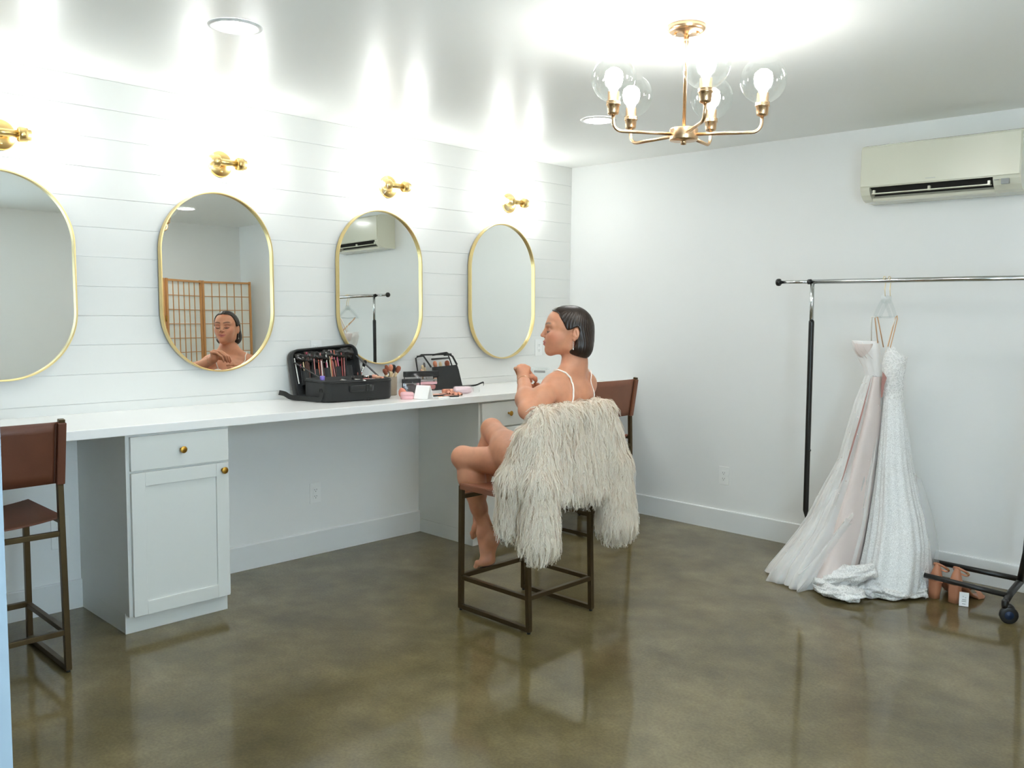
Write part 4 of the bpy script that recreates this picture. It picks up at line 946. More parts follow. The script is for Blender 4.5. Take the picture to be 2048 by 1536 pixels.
# bodice with one blush cup showing
bt = [(1.285, 2.318, 2.462, -.425, -.350), (1.24, 2.330, 2.468, -.440, -.335), (1.19, 2.358, 2.474, -.435, -.335), (1.14, 2.386, 2.478, -.425, -.340), (1.10, 2.398, 2.481, -.420, -.345)]
MB().loft(gown_skirt(bt, 60, 16, (7, 15), (.03, .015), 5, G1)).obj('bodice', 'tulle2', g1)
cu = MB(); rr = []
for i in range(9):
    a = PI/2*i/8; rr.append([O((2.396+.048*math.cos(a)*math.cos(b), -.415-.034*math.sin(a)-.004, 1.268-(.080*math.cos(a)*max(0, math.sin(b)))+.004*math.cos(a))) for b in [PI*k/14 for k in range(15)]])
cu.loft(rr, False).obj('cup', 'blush', g1)
for x, w in ((2.352, .0), (2.372, 0), (2.40, 0)):
    MB().tube([O((x, -.449, 1.278)), O((x+.02, -.452, 1.235)), O((x+.055, -.447, 1.195))], .0012, 5).obj('pleat', 'blush', g1)
lp = MB().tube([O((2.462, -.400, 1.275)), O((2.466, -.462, 1.405)), O((2.480, -.465, 1.412)), O((2.492, -.400, 1.255))], .0032, 8, flat=(1, .5)).obj('hanger_loop', 'ribbon', g1)
MB().tube([O((2.43, -.405, 1.282)), O((2.452, -.47, 1.412)), O((2.470, -.465, 1.412))], .0028, 8).obj('shoulder_strap', 'strap', g1)
MB().tube([O((2.50, -.405, 1.20)), O((2.512, -.35, 1.36)), O((2.505, -.28, 1.412))], .0028, 8).obj('shoulder_strap', 'strap', g1)
rp = random.Random(11); pe = MB()
for i in range(150):
    r = rp.randrange(2, 48); k = rp.randrange(150); p = R1[r][k]
    if math.sin(2*PI*k/150) > .35: continue
    pe.ball((p[0], p[1]-.002, p[2]), .0033, 6)
tag(pe.obj('pearls', 'pearl', g1), kind='stuff')
# tulle swag crossing the lining
sw = MB(); rings = []
for i in range(15):
    t = i/14; rings.append([O((2.455-.17*t+.01*math.sin(7*s+3*t), -.60-.20*t-.05*math.sin(PI*s)-.02*math.sin(9*s+2), .40-.30*t-(.05+.20*t)*s*(1-.35*t)+.012*math.sin(13*s+5*t))) for s in [j/16 for j in range(17)]])
sw.loft(rings, False).obj('tulle_swag', 'tulle', g1)

G2 = (2.55, -.37, 1.43)
g2 = thing('lace_gown', G2, 'fitted white corded-lace wedding gown with pooled train, hanging right of the tulle gown', 'dress', group='hanging wedding gowns')
O = lambda p: (p[0]-G2[0], p[1]-G2[1], p[2]-G2[2])
bt = [(1.225, 2.492, 2.612, -.430, -.345), (1.17, 2.488, 2.606, -.442, -.335), (1.10, 2.490, 2.596, -.440, -.330), (1.03, 2.500, 2.594, -.430, -.335), (.985, 2.503, 2.597, -.430, -.335)]
br_ = gown_skirt(bt, 64, 22, (4, 13), (.03, .018), 12, G2)
for i, r in enumerate(br_):
    if i < 7: br_[i] = [(p[0], p[1], p[2]+.062*(1-i/7)*math.exp(-((p[0]+.005)/.035)**2)*(1 if p[1] < -.02 else .3)-.02*(1-i/7)) for p in r]
MB().loft(br_).obj('bodice', 'lace', g2)
MB().loft([[O((2.508, -.437, 1.13)), O((2.535, -.447, 1.10))], [O((2.504, -.438, 1.05)), O((2.524, -.446, 1.06))], [O((2.506, -.437, .99)), O((2.516, -.442, 1.0))]], False).obj('side_mesh', 'mauve', g2)
tab = [(.99, 2.503, 2.598, -.432, -.335), (.85, 2.500, 2.624, -.450, -.32), (.66, 2.496, 2.655, -.480, -.30), (.52, 2.492, 2.690, -.505, -.28), (.38, 2.488, 2.735, -.540, -.27), (.25, 2.480, 2.768, -.585, -.26), (.12, 2.470, 2.782, -.625, -.26), (.04, 2.466, 2.780, -.650, -.26), (.008, 2.48, 2.76, -.635, -.27)]
MB().loft(gown_skirt(tab, 130, 54, (6, 17), (.075, .035), 21, G2)).obj('lace_skirt', 'lace_fine', g2)
MB().loft(gown_skirt([(z, xl+.012, xr-.012, yf+.014, yb-.012) for z, xl, xr, yf, yb in tab], 90, 30, (6, 9), (.06, .03), 21, G2)).obj('satin_slip', 'ivory', g2)
# pooled train: rolls and ripples of lace on the floor
def roll(pts, rs, name, m, seed=0):
    """a gathered length of cloth: deep lengthwise folds that wander along it"""
    sp = spline(pts, 9); n = len(sp); q = np.interp(np.linspace(0, len(rs)-1, n), range(len(rs)), rs); mb = MB(); rings = []; rg = random.Random(seed); ph = [rg.random()*6.28 for _ in range(6)]; K = 44
    for i in range(n):
        d = nrm(sp[min(i+1, n-1)]-sp[max(i-1, 0)]); s = nrm(np.cross(d, (0, 0, 1))); u = np.cross(s, d); ring = []; e = i/n
        for k in range(K):
            a = 2*PI*k/K; f = 1+.20*math.sin(4*a+ph[0]+2.5*math.sin(5*e+ph[1]))+.15*math.sin(7*a-ph[2]+4*math.sin(7*e+ph[3]))+.10*math.sin(11*a+13*e+ph[4])+.10*math.sin(23*e+3*a+ph[5]); r = q[i]*f
            p = sp[i]+s*r*1.35*math.cos(a)+u*r*.95*math.sin(a)+s*.010*math.sin(15*e+ph[5]); p[2] = max(p[2], .003+.0025*(1+math.sin(i*1.3+k))); ring.append(O(p))
        rings.append(ring)
    mb.loft(rings, True, True, True).obj(name, m, g2)
roll([(2.60, -.66, .15), (2.52, -.72, .115), (2.43, -.735, .07), (2.345, -.735, .045), (2.315, -.72, .04)], [.03, .042, .044, .038, .022], 'train_roll', 'lace', 1)
roll([(2.33, -.765, .022), (2.42, -.80, .030), (2.50, -.825, .036), (2.545, -.80, .034), (2.535, -.745, .040), (2.50, -.72, .05)], [.012, .026, .034, .034, .028, .02], 'train_roll', 'lace', 2)
roll([(2.52, -.70, .03), (2.60, -.665, .030), (2.68, -.615, .028), (2.74, -.54, .028), (2.775, -.47, .030)], [.022, .030, .026, .024, .02], 'train_roll', 'lace', 3)
roll([(2.62, -.645, .05), (2.57, -.70, .045), (2.545, -.735, .03)], [.035, .03, .016], 'train_roll', 'lace_fine', 5)
co = MB(); rings = []
for i in range(13):
    t = i/12; rings.append([O((2.735+.055*s+.012*math.sin(11*s+4*t), -.475+.03*t-.05*s*(t)+.014*math.sin(14*s+2), .155*(1-t)+.004+.014*math.sin(9*s)*(1-t)-.02*s*(1-t))) for s in [j/14 for j in range(15)]])
co.loft(rings, False).obj('train_corner', 'lace', g2)
lo_ = MB().tube([O((2.530, -.438, 1.262)), O((2.503, -.285, 1.408)), O((2.508, -.275, 1.418)), O((2.514, -.285, 1.404)), O((2.542, -.438, 1.258))], .0052, 8, flat=(1, .5)).obj('hanger_loop', 'ribbon', g2)
ve = MB(); rings = []
for i in range(22):
    t = i/21; z = .60-.42*t; xr_ = 2.69+.11*math.sin(t*1.5); rings.append([O((2.60+(xr_-2.60)*s, -.33-.05*math.sin(s*PI)-.015*math.sin(9*s+3*t), z-.02*s-.05*s*s*t+.035*math.sin(s*PI)*(1-t))) for s in [j/16 for j in range(17)]])
ve.loft(rings, False).obj('veil_edge', 'veil', g2)

# hangers
def hanger(x, zt, label):
    t = thing('clear_hanger', (x, -.37, zt), label, 'hanger', group='clear hangers with gold hooks')
    hk = [(0, 0, -.085), (0, 0, -.045), (0, .010, -.024)]+[(0, .0155*math.cos(a), .0035+.0155*math.sin(a)) for a in [math.radians(-10+20*i) for i in range(11)]]
    MB().tube([(p[0]-.004*(1+p[2]/.05), p[1]-.000, p[2]) for p in hk], .0016, 8).obj('hook', 'gold', t)
    MB().box((-.014, -.016, -.122), (.006, .016, -.080), .003).obj('neck_block', 'acrylic', t)
    ar = MB()
    for s in (-1, 1): ar.tube([(-.004, 0, -.105), (-.004, s*.030, -.118), (-.004, s*.075, -.160), (-.004, s*.100, -.185), (-.004, s*.106, -.196)], [.011, .010, .009, .009, .008], 10)
    ar.tube([(-.004, -.095, -.190), (-.004, 0, -.196), (-.004, .095, -.190)], .005, 8); ar.obj('hanger_arms', 'acrylic', t); return t
hanger(2.474, 1.6045, 'clear hanger with gold hook carrying the tulle gown')
hanger(2.500, 1.6045, 'clear hanger with gold hook carrying the lace gown')

# ------------------------------------------------------------------ shoes
def shoe(loc, rz, label, tagged=False):
    t = thing('block_heel_sandal', loc, label, 'shoe', rz, 'nude block-heeled sandals')          # local +y = toe
    he_ = [];
    for z, a, b, y in ((0, .024, .022, -.004), (.03, .025, .023, -.003), (.085, .028, .026, 0), (.098, .030, .028, .004)): he_.append([(a*math.copysign(abs(math.cos(q))**.6, math.cos(q)), y+b*math.copysign(abs(math.sin(q))**.6, math.sin(q)), z) for q in [2*PI*k/24 for k in range(24)]])
    MB().loft(he_, True, True, True).obj('heel', 'tan', t)
    cn = []
    for z, a, y0 in ((.092, .0305, .002), (.115, .0300, .002), (.140, .0235, .003), (.158, .0150, .004), (.172, .0095, .005), (.178, .0070, .006)): cn.append([(a*math.sin(q)*1.02, y0-a*math.cos(q)*.95+.006, z-.010*(1-math.cos(q))*(z < .15)) for q in [math.radians(-110+220*k/18) for k in range(19)]])
    cm = MB().loft(cn, False); cm.loft([[(p[0]*.88, p[1]+.003, p[2]) for p in r] for r in cn], False); cm.obj('heel_counter', 'tan', t)
    so = []
    for y, z, a in ((-.028, .098, .020), (0, .100, .030), (.05, .080, .026), (.10, .036, .030), (.14, .010, .038), (.18, .007, .038), (.208, .008, .024), (.215, .009, .008)): so.append([(-a, y, z), (-a, y, z-.006), (a, y, z-.006), (a, y, z)])
    MB().loft(so, True, True, True).obj('sole', 'tan', t)
    bd = []
    for i in range(13):
        q = PI*i/12; bd.append([(-.041*math.cos(q), y, .006+.040*math.sin(q)*h) for y, h in ((.128, 1.15), (.150, 1.05), (.172, .85))])
    MB().loft(bd, False).obj('toe_band', 'tan', t)
    MB().tube([(math.sin(q)*.036, .040-math.cos(q)*.036, .158-.016*math.cos(q+PI)-.018*(1-math.cos(q))*.5) for q in [2*PI*k/26 for k in range(26)]], .0040, 8, closed=True, flat=(1.5, .45)).obj('ankle_strap', 'tan', t)
    MB().box((.0335, .036, .143), (.0385, .047, .156), .001).obj('buckle', 'gold', t)
    return t
shoe((2.817, -.425, 0), math.radians(-18), 'nude block-heeled sandal on the floor, touching the lace train')
shoe((2.912, -.428, 0), math.radians(-18), 'nude block-heeled sandal on the floor with a white price tag beside it')
tg = MB(); tg.box((-.021, -.0008, 0), (.021, .0008, .068)); tt_ = thing('price_tag', (2.968, -.470, .002), 'white paper price tag leaning in front of the right sandal', 'tag', math.radians(-20))
tt_.rotation_euler = (math.radians(-9), 0, math.radians(18)); tg.obj('card', 'paper_white' if 'paper_white' in MT else 'plate', tt_)
pm = MB()
for x0, x1, z in ((-.006, -.002, .046), (.005, .009, .041), (-.008, .010, .030), (-.010, .010, .022), (-.007, .008, .010)): pm.box((x0, -.0012, z), (x1, -.0007, z+.003))
tag(pm.obj('print', 'grey', tt_), kind='stuff')
# ------------------------------------------------------------------ things on the counter (top at z = .92)
ZC = .92
def colmat(name, c, **k):
    if name not in MT: MT[name] = mat(name, c, **k)
    return name
colmat('pencil_brown', rgb(92, 58, 48), rough=.4); colmat('pencil_red', rgb(172, 74, 70), rough=.4); colmat('pencil_coral', rgb(206, 112, 88), rough=.4); colmat('pencil_white', rgb(236, 232, 224), rough=.4)
colmat('pencil_cream', rgb(214, 190, 150), rough=.4); colmat('pencil_black', rgb(30, 28, 28), rough=.35); colmat('pencil_rose', rgb(190, 122, 118), rough=.4); colmat('pencil_pink', rgb(206, 96, 124), rough=.4)
colmat('lilac', rgb(140, 122, 214), rough=.4); colmat('peach', rgb(236, 172, 148), rough=.5); colmat('coral_foam', rgb(238, 150, 126), rough=.85); colmat('pink_plastic', rgb(240, 186, 190), rough=.35)
colmat('pink_pale', rgb(242, 228, 230), rough=.3); colmat('taupe', rgb(148, 134, 116), rough=.45); colmat('bristle_rust', rgb(150, 86, 62), rough=.9, bump=.6, bscale=700); colmat('bristle_black', rgb(36, 34, 34), rough=.9, bump=.6, bscale=700); colmat('bristle_peach', rgb(218, 142, 110), rough=.9, bump=.6, bscale=700)
colmat('rose_foil', rgb(222, 150, 124), rough=.28, metal=.6); colmat('white_gloss', rgb(242, 241, 238), rough=.25); colmat('skin_powder', rgb(222, 176, 146), rough=.8); colmat('mid_grey', rgb(96, 90, 90), rough=.6)
def rrect(w, h, r, n=6):
    out = []
    for cx, cy, a0 in ((w/2-r, h/2-r, 0), (-w/2+r, h/2-r, 90), (-w/2+r, -h/2+r, 180), (w/2-r, -h/2+r, 270)):
        for k in range(n+1): a = math.radians(a0+90*k/n); out.append((cx+r*math.cos(a), cy+r*math.sin(a)))
    return out
# open train case: local x = along the counter, local y = towards the wall
TC = (.2475, -2.175, ZC); RZ = math.radians(85.8)
case = thing('makeup_case', TC, 'open black makeup train case full of brushes on the counter', 'makeup case', RZ)
w_, d_, h_ = .425, .255, .118
o_ = rrect(w_, d_, .038); i_ = rrect(w_-.016, d_-.016, .032)
def lv(p, z, s=1.0): return [(x*s, y*s, z) for x, y in p]
MB().loft([lv(o_, .004, .97), lv(o_, .014), lv(o_, h_-.006), lv(o_, h_, .99), lv(i_, h_), lv(i_, .03)], True, True, True).obj('base_shell', 'nylon', case)
zp = MB(); pr_ = rrect(w_+.003, d_+.003, .039, 8)
zp.tube([(x, y, h_-.012) for x, y in pr_], .0028, 6, closed=True); zp.obj('zip', 'black', case)
MB().tube([(-.075, -d_/2-.004, .070), (-.06, -d_/2-.010, .071), (.0, -d_/2-.014, .072), (.06, -d_/2-.010, .071), (.075, -d_/2-.004, .070)], .017, 8, flat=(1, .22)).obj('carry_handle', 'nylon', case)
MB().box((.022, -d_/2-.019, .052), (.045, -d_/2-.008, .092), .003).obj('handle_keeper', 'nylon', case)
MB().box((.04, -d_/2-.003, .002), (.085, -d_/2+.004, .014), .002).obj('front_latch', 'black', case)
# lid: shallow tray leaning on the wall
def lidM(): return Matrix.Translation((-.035, .120, .007)) @ Matrix.Rotation(math.radians(-10.5), 4, 'X') @ Matrix.Rotation(math.radians(-4), 4, 'Y')
LM = lidM(); lw, lh, ld = .425, .285, .055
lo_o, lo_i = rrect(lw, lh, .05), rrect(lw-.02, lh-.02, .042)
def lidp(p, y, s=1.0): return [tuple(LM @ Vector((x*s, y, (z*s)+lh/2))) for x, z in p]
lid = MB().loft([lidp(lo_i, ld-.012), lidp(lo_i, .002), lidp(lo_o, 0), lidp(lo_o, .006, 1.012), lidp(lo_o, ld-.01, 1.01), lidp(lo_o, ld, .97)], True, True, True).obj('lid', 'nylon', case)
sh = MB(); rr = []                                                     # crinkled clear flap inside the lid top
for i in range(9):
    rr.append([tuple(LM @ Vector((-.185+.37*k/24, .012-.010*math.sin(PI*i/8)+.005*math.sin(k*1.9+i)+.004*math.sin(k*.8-i*2), lh-.016-.075*i/8))) for k in range(25)])
sh.loft(rr, False).obj('crinkled_flap', 'vinyl', lid)
for k in range(5):
    x0 = -.165+.068*k; q = MB(); rr = []
    for z in (.085, .12, .165): rr.append([tuple(LM @ Vector((x0+.064*j/8, .018-.022*math.sin(PI*j/8)*(.7+.3*(z < .12)), z))) for j in range(9)])
    q.loft(rr, False); rr2 = [[tuple(LM @ Vector((x0+.064*j/8, .020-.022*math.sin(PI*j/8)*(.7+.3*(z < .12)), z))) for j in range(9)] for z in (.165, .085)]; q.loft(rr2, False)
    q.obj('brush_pocket', 'nylon', lid)
for s, e in ((-.20, -.165), (.20, .19)):
    a = LM @ Vector((s, .0, .215)); b = Vector((e, -.02, h_-.004)); MB().bar(a, b, .014, .003).obj('lid_stay', 'nylon', case)
# shoulder strap
def webbing(pts, w0, w1, name):
    sp = spline(pts, 7); n = len(sp); rings = []
    for i, p in enumerate(sp):
        d = nrm(sp[min(i+1, n-1)]-sp[max(i-1, 0)]); u0 = nrm(np.array(w0)*(1-i/(n-1))+np.array(w1)*i/(n-1)); u = nrm(u0-d*np.dot(u0, d)); v = np.cross(d, u)*.0012; u = u*.0135
        rings.append([tuple(p+u+v), tuple(p+u-v), tuple(p-u-v), tuple(p-u+v)])
    return MB().loft(rings, True, False, True).obj(name, 'nylon', case)
webbing([(-.216, -.085, .055), (-.225, -.080, .020), (-.238, -.03, .0150), (-.255, .03, .0145), (-.275, .075, .0145), (-.300, .110, .020), (-.318, .140, .036), (-.330, .180, .040)], (0, .5, .9), (.15, .35, .9), 'shoulder_strap')
webbing([(-.290, .095, .017), (-.270, .110, .0145), (-.235, .115, .0145), (-.195, .105, .016)], (0, .3, 1), (0, .3, 1), 'strap_tail')
MB().tube([(-.2145, -.070+.012*math.cos(a), .062+.014*math.sin(a)) for a in [2*PI*k/16 for k in range(16)]], .002, 6, closed=True).obj('d_ring', 'black', case)
CM = Matrix.Translation(TC) @ Matrix.Rotation(RZ, 4, 'Z')
# pencils and brushes standing in the lid pockets
PEN = [(596, 1.158, 'pencil_white', 4), (608, 1.150, 'pencil_cream', -3), (610.5, 1.186, 'pencil_brown', -8), (613.7, 1.186, 'pencil_brown', -7), (616.5, 1.186, 'pencil_brown', -6), (623, 1.165, 'pencil_black', -6), (627, 1.150, 'pencil_rose', -4),
       (634, 1.135, 'pencil_coral', -7), (638, 1.172, 'pencil_rose', -8), (640, 1.128, 'pencil_white', -4), (649, 1.115, 'pencil_pink', -4), (650.6, 1.172, 'pencil_white', -3), (656, 1.148, 'pencil_cream', -5), (658.5, 1.140, 'pencil_coral', -5),
       (663, 1.180, 'pencil_rose', 2), (666, 1.140, 'pencil_brown', 0), (669, 1.180, 'pencil_coral', 3), (672.5, 1.150, 'pencil_pink', 2), (677, 1.162, 'pencil_red', -8), (681, 1.155, 'pencil_rose', -10), (684, 1.140, 'pencil_black', -12), (602, 1.120, 'pencil_black', -4), (644, 1.138, 'pencil_brown', 3)]
nm = {'pencil_white': 'white', 'pencil_cream': 'cream', 'pencil_brown': 'dark brown', 'pencil_black': 'black', 'pencil_rose': 'dusty rose', 'pencil_coral': 'coral', 'pencil_pink': 'pink', 'pencil_red': 'red'}
LR = (LM.to_3x3())
ORD = ['leftmost', 'second', 'third', 'fourth', 'fifth', 'sixth']
def pen_label(i, m):
    same = sorted([q[0] for q in PEN if q[2] == m]); k = same.index(PEN[i][0])
    if len(same) == 1: return nm[m]+' makeup pencil standing in the lid of the black case'
    return (ORD[k]+' of the '+nm[m]+' pencils in the case lid') if k == 0 else (ORD[k]+' from left of the '+nm[m]+' pencils in the case lid')
for i, (px, zt, m, tl) in enumerate(PEN):
    y = -2.385+(px-598)/111*.385-.012; loc = CM.inverted() @ Vector((.105, y, 1.0)); lx = loc.x+.052; zz = zt-ZC
    base = Vector((lx, .010, .095)); top = base+Vector((math.sin(math.radians(tl))*-(zz-.095)*.6, -.004, zz-.095))
    p0 = CM @ (LM @ base); p1 = CM @ (LM @ top); d = (p1-p0).normalized(); L = (p1-p0).length
    t = thing('makeup_pencil', p0, pen_label(i, m), 'pencil', group=nm[m]+' pencils in the case lid')
    t.rotation_mode = 'QUATERNION'; t.rotation_quaternion = Vector((0, 0, 1)).rotation_difference(d)
    MB().lathe([(.0031, 0), (.0033, .004), (.0033, L-.016), (.0031, L-.014)], n=8).obj('barrel', m, t)
    MB().lathe([(.0036, L-.018), (.0036, L-.002), (.0028, L)], n=8).obj('cap', 'pencil_pink' if m in ('pencil_brown', 'pencil_black') and i % 2 else m, t)
# little things lying in the base
def item(name, loc, rot, label, cat, parts, group=None):
    t = thing(name, loc, label, cat, 0, group); t.rotation_euler = rot
    for pn, mb, m in parts: mb.obj(pn, m, t)
    return t
def inb(x, y, z): return CM @ Vector((x, y, z))
item('lotion_bottle', inb(-.185, -.035, .03), (0, 0, 0), 'small bottle with a lilac cap standing in the front left of the case', 'bottle', [('bottle', MB().lathe([(.012, 0), (.013, .004), (.013, .082), (.009, .088)], n=18), 'white_gloss'), ('cap', MB().lathe([(.0125, .086), (.0132, .09), (.0132, .106), (.012, .109), (0, .109)], n=18), 'lilac')])
item('foil_packet', inb(-.06, -.07, .088), (0.1, .15, .4), 'crumpled silver packet at the rim of the case', 'packet', [('packet', MB().box((-.032, -.02, 0), (.032, .02, .030), .009).box((-.037, -.022, .012), (-.030, .022, .018)), 'chrome')])
item('nail_polish', inb(-.002, -.045, .055), (0, .05, 0), 'dark square polish bottle sticking out of the case middle', 'bottle', [('bottle', MB().box((-.011, -.011, 0), (.011, .011, .05), .003), 'mid_grey'), ('cap', MB().lathe([(.008, .05), (.0085, .078), (0, .079)], n=14), 'pencil_black')])
item('lip_gloss', inb(.085, -.075, .110), (0, PI/2, .08), 'pink and white lip gloss tube lying across the case', 'lip gloss', [('tube', MB().lathe([(.007, -.045), (.0075, -.04), (.0075, .01)], n=14), 'pencil_rose'), ('cap', MB().lathe([(.0072, .011), (.0072, .045), (.006, .048)], n=14), 'white_gloss')])
item('powder_jar', inb(.125, .02, .085), (0, 0, 0), 'small silver-lidded jar at the right back of the case', 'jar', [('jar', MB().lathe([(.017, 0), (.018, .005), (.018, .026)], n=20), 'skin_powder'), ('lid', MB().lathe([(.019, .026), (.019, .040), (.017, .042), (0, .042)], n=20), 'chrome')])
item('concealer_pot', inb(.162, -.005, .085), (0, .1, .3), 'peach concealer pot at the right of the case', 'jar', [('jar', MB().lathe([(.013, 0), (.014, .004), (.014, .026)], n=18), 'peach'), ('lid', MB().lathe([(.0145, .026), (.0145, .044), (0, .045)], n=18), 'peach')])
item('foundation_tube', inb(.165, -.055, .116), (.05, PI/2, -.1), 'nude foundation tube lying on the right rim of the case', 'tube', [('tube', MB().lathe([(.009, -.04), (.010, -.03), (.0095, .02)], n=14), 'skin_powder'), ('cap', MB().lathe([(.0085, .021), (.0085, .042), (0, .043)], n=14), 'rose_foil')])
item('tweezers_pen', inb(.01, -.085, .113), (0, PI/2, .05), 'thin white pen lying along the front of the case', 'pen', [('pen', MB().lathe([(.003, -.06), (.0035, -.05), (.0035, .05), (.002, .062)], n=8), 'pencil_white')])
# clear bag and black brush behind the case
item('clear_pouch', (.095, -1.975, ZC), (0, 0, math.radians(80)), 'crinkled clear pouch standing behind the right side of the makeup case', 'pouch',
     [('sheet', MB().loft([[(-.05+.10*k/8, .012*math.sin(k*1.3+i)+.018*math.sin(PI*k/8)*(1 if i % 2 else .6), .012+.145*i/5) for k in range(9)] for i in range(6)], False), 'pvc'), ('zip_band', MB().box((-.05, -.006, .0), (.055, .03, .075), .006), 'nylon'), ('flower_print', MB().ball((-.018, -.008, .125), (.016, .006, .014), 10), 'pencil_rose')])
def brush(name, p, d, L, hr, hl, hm, mh, label, fl=1.0, group=None):
    """handle, ferrule and bristle head; p = handle end, d = direction"""
    t = thing(name, p, label, 'makeup brush', group=group); t.rotation_mode = 'QUATERNION'; t.rotation_quaternion = Vector((0, 0, 1)).rotation_difference(Vector(d).normalized())
    MB().lathe([(.002, 0), (.0042, .015), (.0048, L*.45), (.0040, L*.62)], n=10).obj('handle', mh, t)
    MB().lathe([(.0042, L*.60), (.0060, L*.80), (hr*.62, L)], n=12).obj('ferrule', 'chrome' if mh != 'pencil_white' else 'pencil_cream', t)
    MB().lathe([(hr*.60, L-.002), (hr*.85, L+hl*.25), (hr, L+hl*.55), (hr*.86, L+hl*.82), (hr*.45, L+hl*.97), (0, L+hl)], n=16, M=Matrix.Diagonal((1, fl, 1, 1))).obj('bristles', hm, t); return t
brush('makeup_brush', (.09, -2.02, .93), (.05, .28, .80), .165, .014, .040, 'bristle_black', 'pencil_black', 'black powder brush leaning behind the right edge of the case', .7)
# brush cup
cup = thing('brush_cup', (.215, -1.858, ZC), 'taupe round cup holding makeup brushes beside the case', 'cup')
MB().lathe([(.0, .003), (.034, .0), (.0385, .004), (.0395, .108), (.0385, .110), (.0365, .108), (.036, .010), (0, .008)], n=32).obj('cup', 'taupe', cup)
for i, (dx, dy, hr, hl, m, fl, lab) in enumerate(((-.01, -.33, .0145, .034, 'bristle_rust', .6, 'rust angled brush leaning left in the cup'), (-.05, -.15, .0135, .040, 'bristle_rust', .55, 'tall rust-tipped brush in the cup, second from the left'),
                                      (.10, -.06, .013, .036, 'bristle_peach', .8, 'peach round brush in the middle of the cup'), (.02, .13, .0155, .046, 'bristle_black', .8, 'black fluffy brush standing in the cup'),
                                      (-.14, .24, .012, .030, 'bristle_peach', .8, 'small peach brush behind the black one in the cup'), (.10, .36, .015, .040, 'bristle_rust', .75, 'rust round brush leaning right in the cup'))):
    brush('makeup_brush', (.215-dx*.05, -1.858-dy*.05, ZC+.012), (dx*1.3, dy*1.3, 1), .120+.006*(i % 3), hr*1.18, hl*1.08, m, 'pencil_white' if i != 1 else 'pencil_black', lab, fl, 'brushes in the taupe cup')
for i, (dx, dy) in enumerate(((.08, .06), (-.1, -.02), (.0, .18))):
    t = brush('eye_brush', (.215, -1.858, ZC+.012), (dx, dy, 1), .112, .004, .014, 'pencil_cream', 'pencil_white', ('slim white eye brush at the front of the cup', 'slim white eye brush at the back of the cup', 'slim white eye brush to the right in the cup')[i], 1, 'brushes in the taupe cup')
# clear zip pouches
def pouch(loc, rz, w, h, d, label, band, fills, tint='pvc'):
    t = thing('cosmetic_pouch', loc, label, 'pouch', rz, 'clear cosmetic pouches')
    fr, bk = [], []
    n = 12
    s = MB()
    for sgn in (-1, 1):
        s.loft([[((-w/2+w*k/n), sgn*(d/2*math.sin(PI*(.12+.76*k/n))*(1-.75*(z/h)**1.5)+.003), z) for k in range(n+1)] for z in [h*j/6 for j in range(7)]], False)
    s.obj('clear_sheet', tint, t)
    MB().box((-w/2-.003, -d*.2, h-band), (w/2+.003, d*.2, h), .004).obj('zip_band', 'nylon', t)
    e = MB(); e.tube([(-w/2, 0, .004), (-w/2, 0, h-band*.5)], .0035, 6); e.tube([(w/2, 0, .004), (w/2, 0, h-band*.5)], .0035, 6); e.tube([(-w/2, 0, .004), (w/2, 0, .004)], .0035, 6); e.obj('piping', 'nylon' if tint == 'pvc' else 'pvc', t)
    for i, (x, z, fw, fh, m) in enumerate(fills):
        MB().box((x-fw/2, -d*.18+.002*i, z), (x+fw/2, d*.16, z+fh), min(fw, fh)*.25).obj('packet', m, t)
    return t
pouch((.125, -1.545, ZC), math.radians(77), .235, .122, .07, 'wide clear pouch with black zip band and pink packets behind the white compact', .034,
      [(.02, .006, .15, .030, 'pencil_rose'), (.035, .038, .14, .018, 'pink_plastic'), (.03, .060, .15, .012, 'chrome'), (-.075, .006, .05, .04, 'mid_grey'), (.095, .02, .026, .06, 'skin_powder')])
pouch((.215, -1.700, ZC), math.radians(74), .112, .088, .05, 'small clear pouch with black zip band and grey contents', .026, [(-.01, .005, .085, .045, 'mid_grey'), (.03, .01, .03, .03, 'pencil_rose')])
pouch((.150, -1.800, ZC), math.radians(80), .06, .105, .04, 'clear pouch with pink and orange packets just right of the brush cup', .010, [(0, .005, .05, .03, 'pencil_rose'), (.0, .038, .045, .026, 'coral_foam'), (0, .068, .045, .020, 'pink_plastic')], 'pvc_pink')
# black brush organiser
bo = thing('brush_organizer', (.135, -1.375, ZC), 'tall black and clear brush organizer bag leaning against the wall', 'organizer bag', math.radians(82))
lean = Matrix.Rotation(math.radians(-9), 4, 'X')
def LQ(x, y, z): return tuple(lean @ Vector((x-.10*z, y, z)))
pan = MB(); fr = [(-.085, 0), (.128, 0), (.118, .12), (.112, .150), (-.078, .140)]
pan.add([LQ(x, -.035, z) for x, z in fr]+[LQ(x, -.031, z) for x, z in fr], [(0, 1, 2, 3, 4), (9, 8, 7, 6, 5)]+[(i, (i+1) % 5, 5+(i+1) % 5, 5+i) for i in range(5)]); pan.obj('front_panel', 'nylon', bo)
bk = MB(); fr2 = [(-.15, .0), (.128, .0), (.118, .14), (.10, .225), (-.10, .225), (-.145, .205)]; bk.add([LQ(x, .030, z) for x, z in fr2], [tuple(range(6))]); bk.obj('back_sheet', 'pvc', bo)
ed = MB(); ed.tube([LQ(x, .030, z) for x, z in fr2], .0055, 6, closed=True); ed.tube([LQ(-.085, -.035, .14), LQ(-.105, 0, .215), LQ(-.135, .03, .215)], .006, 6); ed.tube([LQ(.112, -.033, .15), LQ(.098, -.02, .205), LQ(.07, .0, .232), LQ(.03, .015, .228), LQ(-.02, .028, .222)], .0065, 6, flat=(1, 1)); ed.tube([LQ(-.07, -.03, .19), LQ(.06, -.03, .195)], .006, 6); ed.obj('edge_binding', 'nylon', bo)
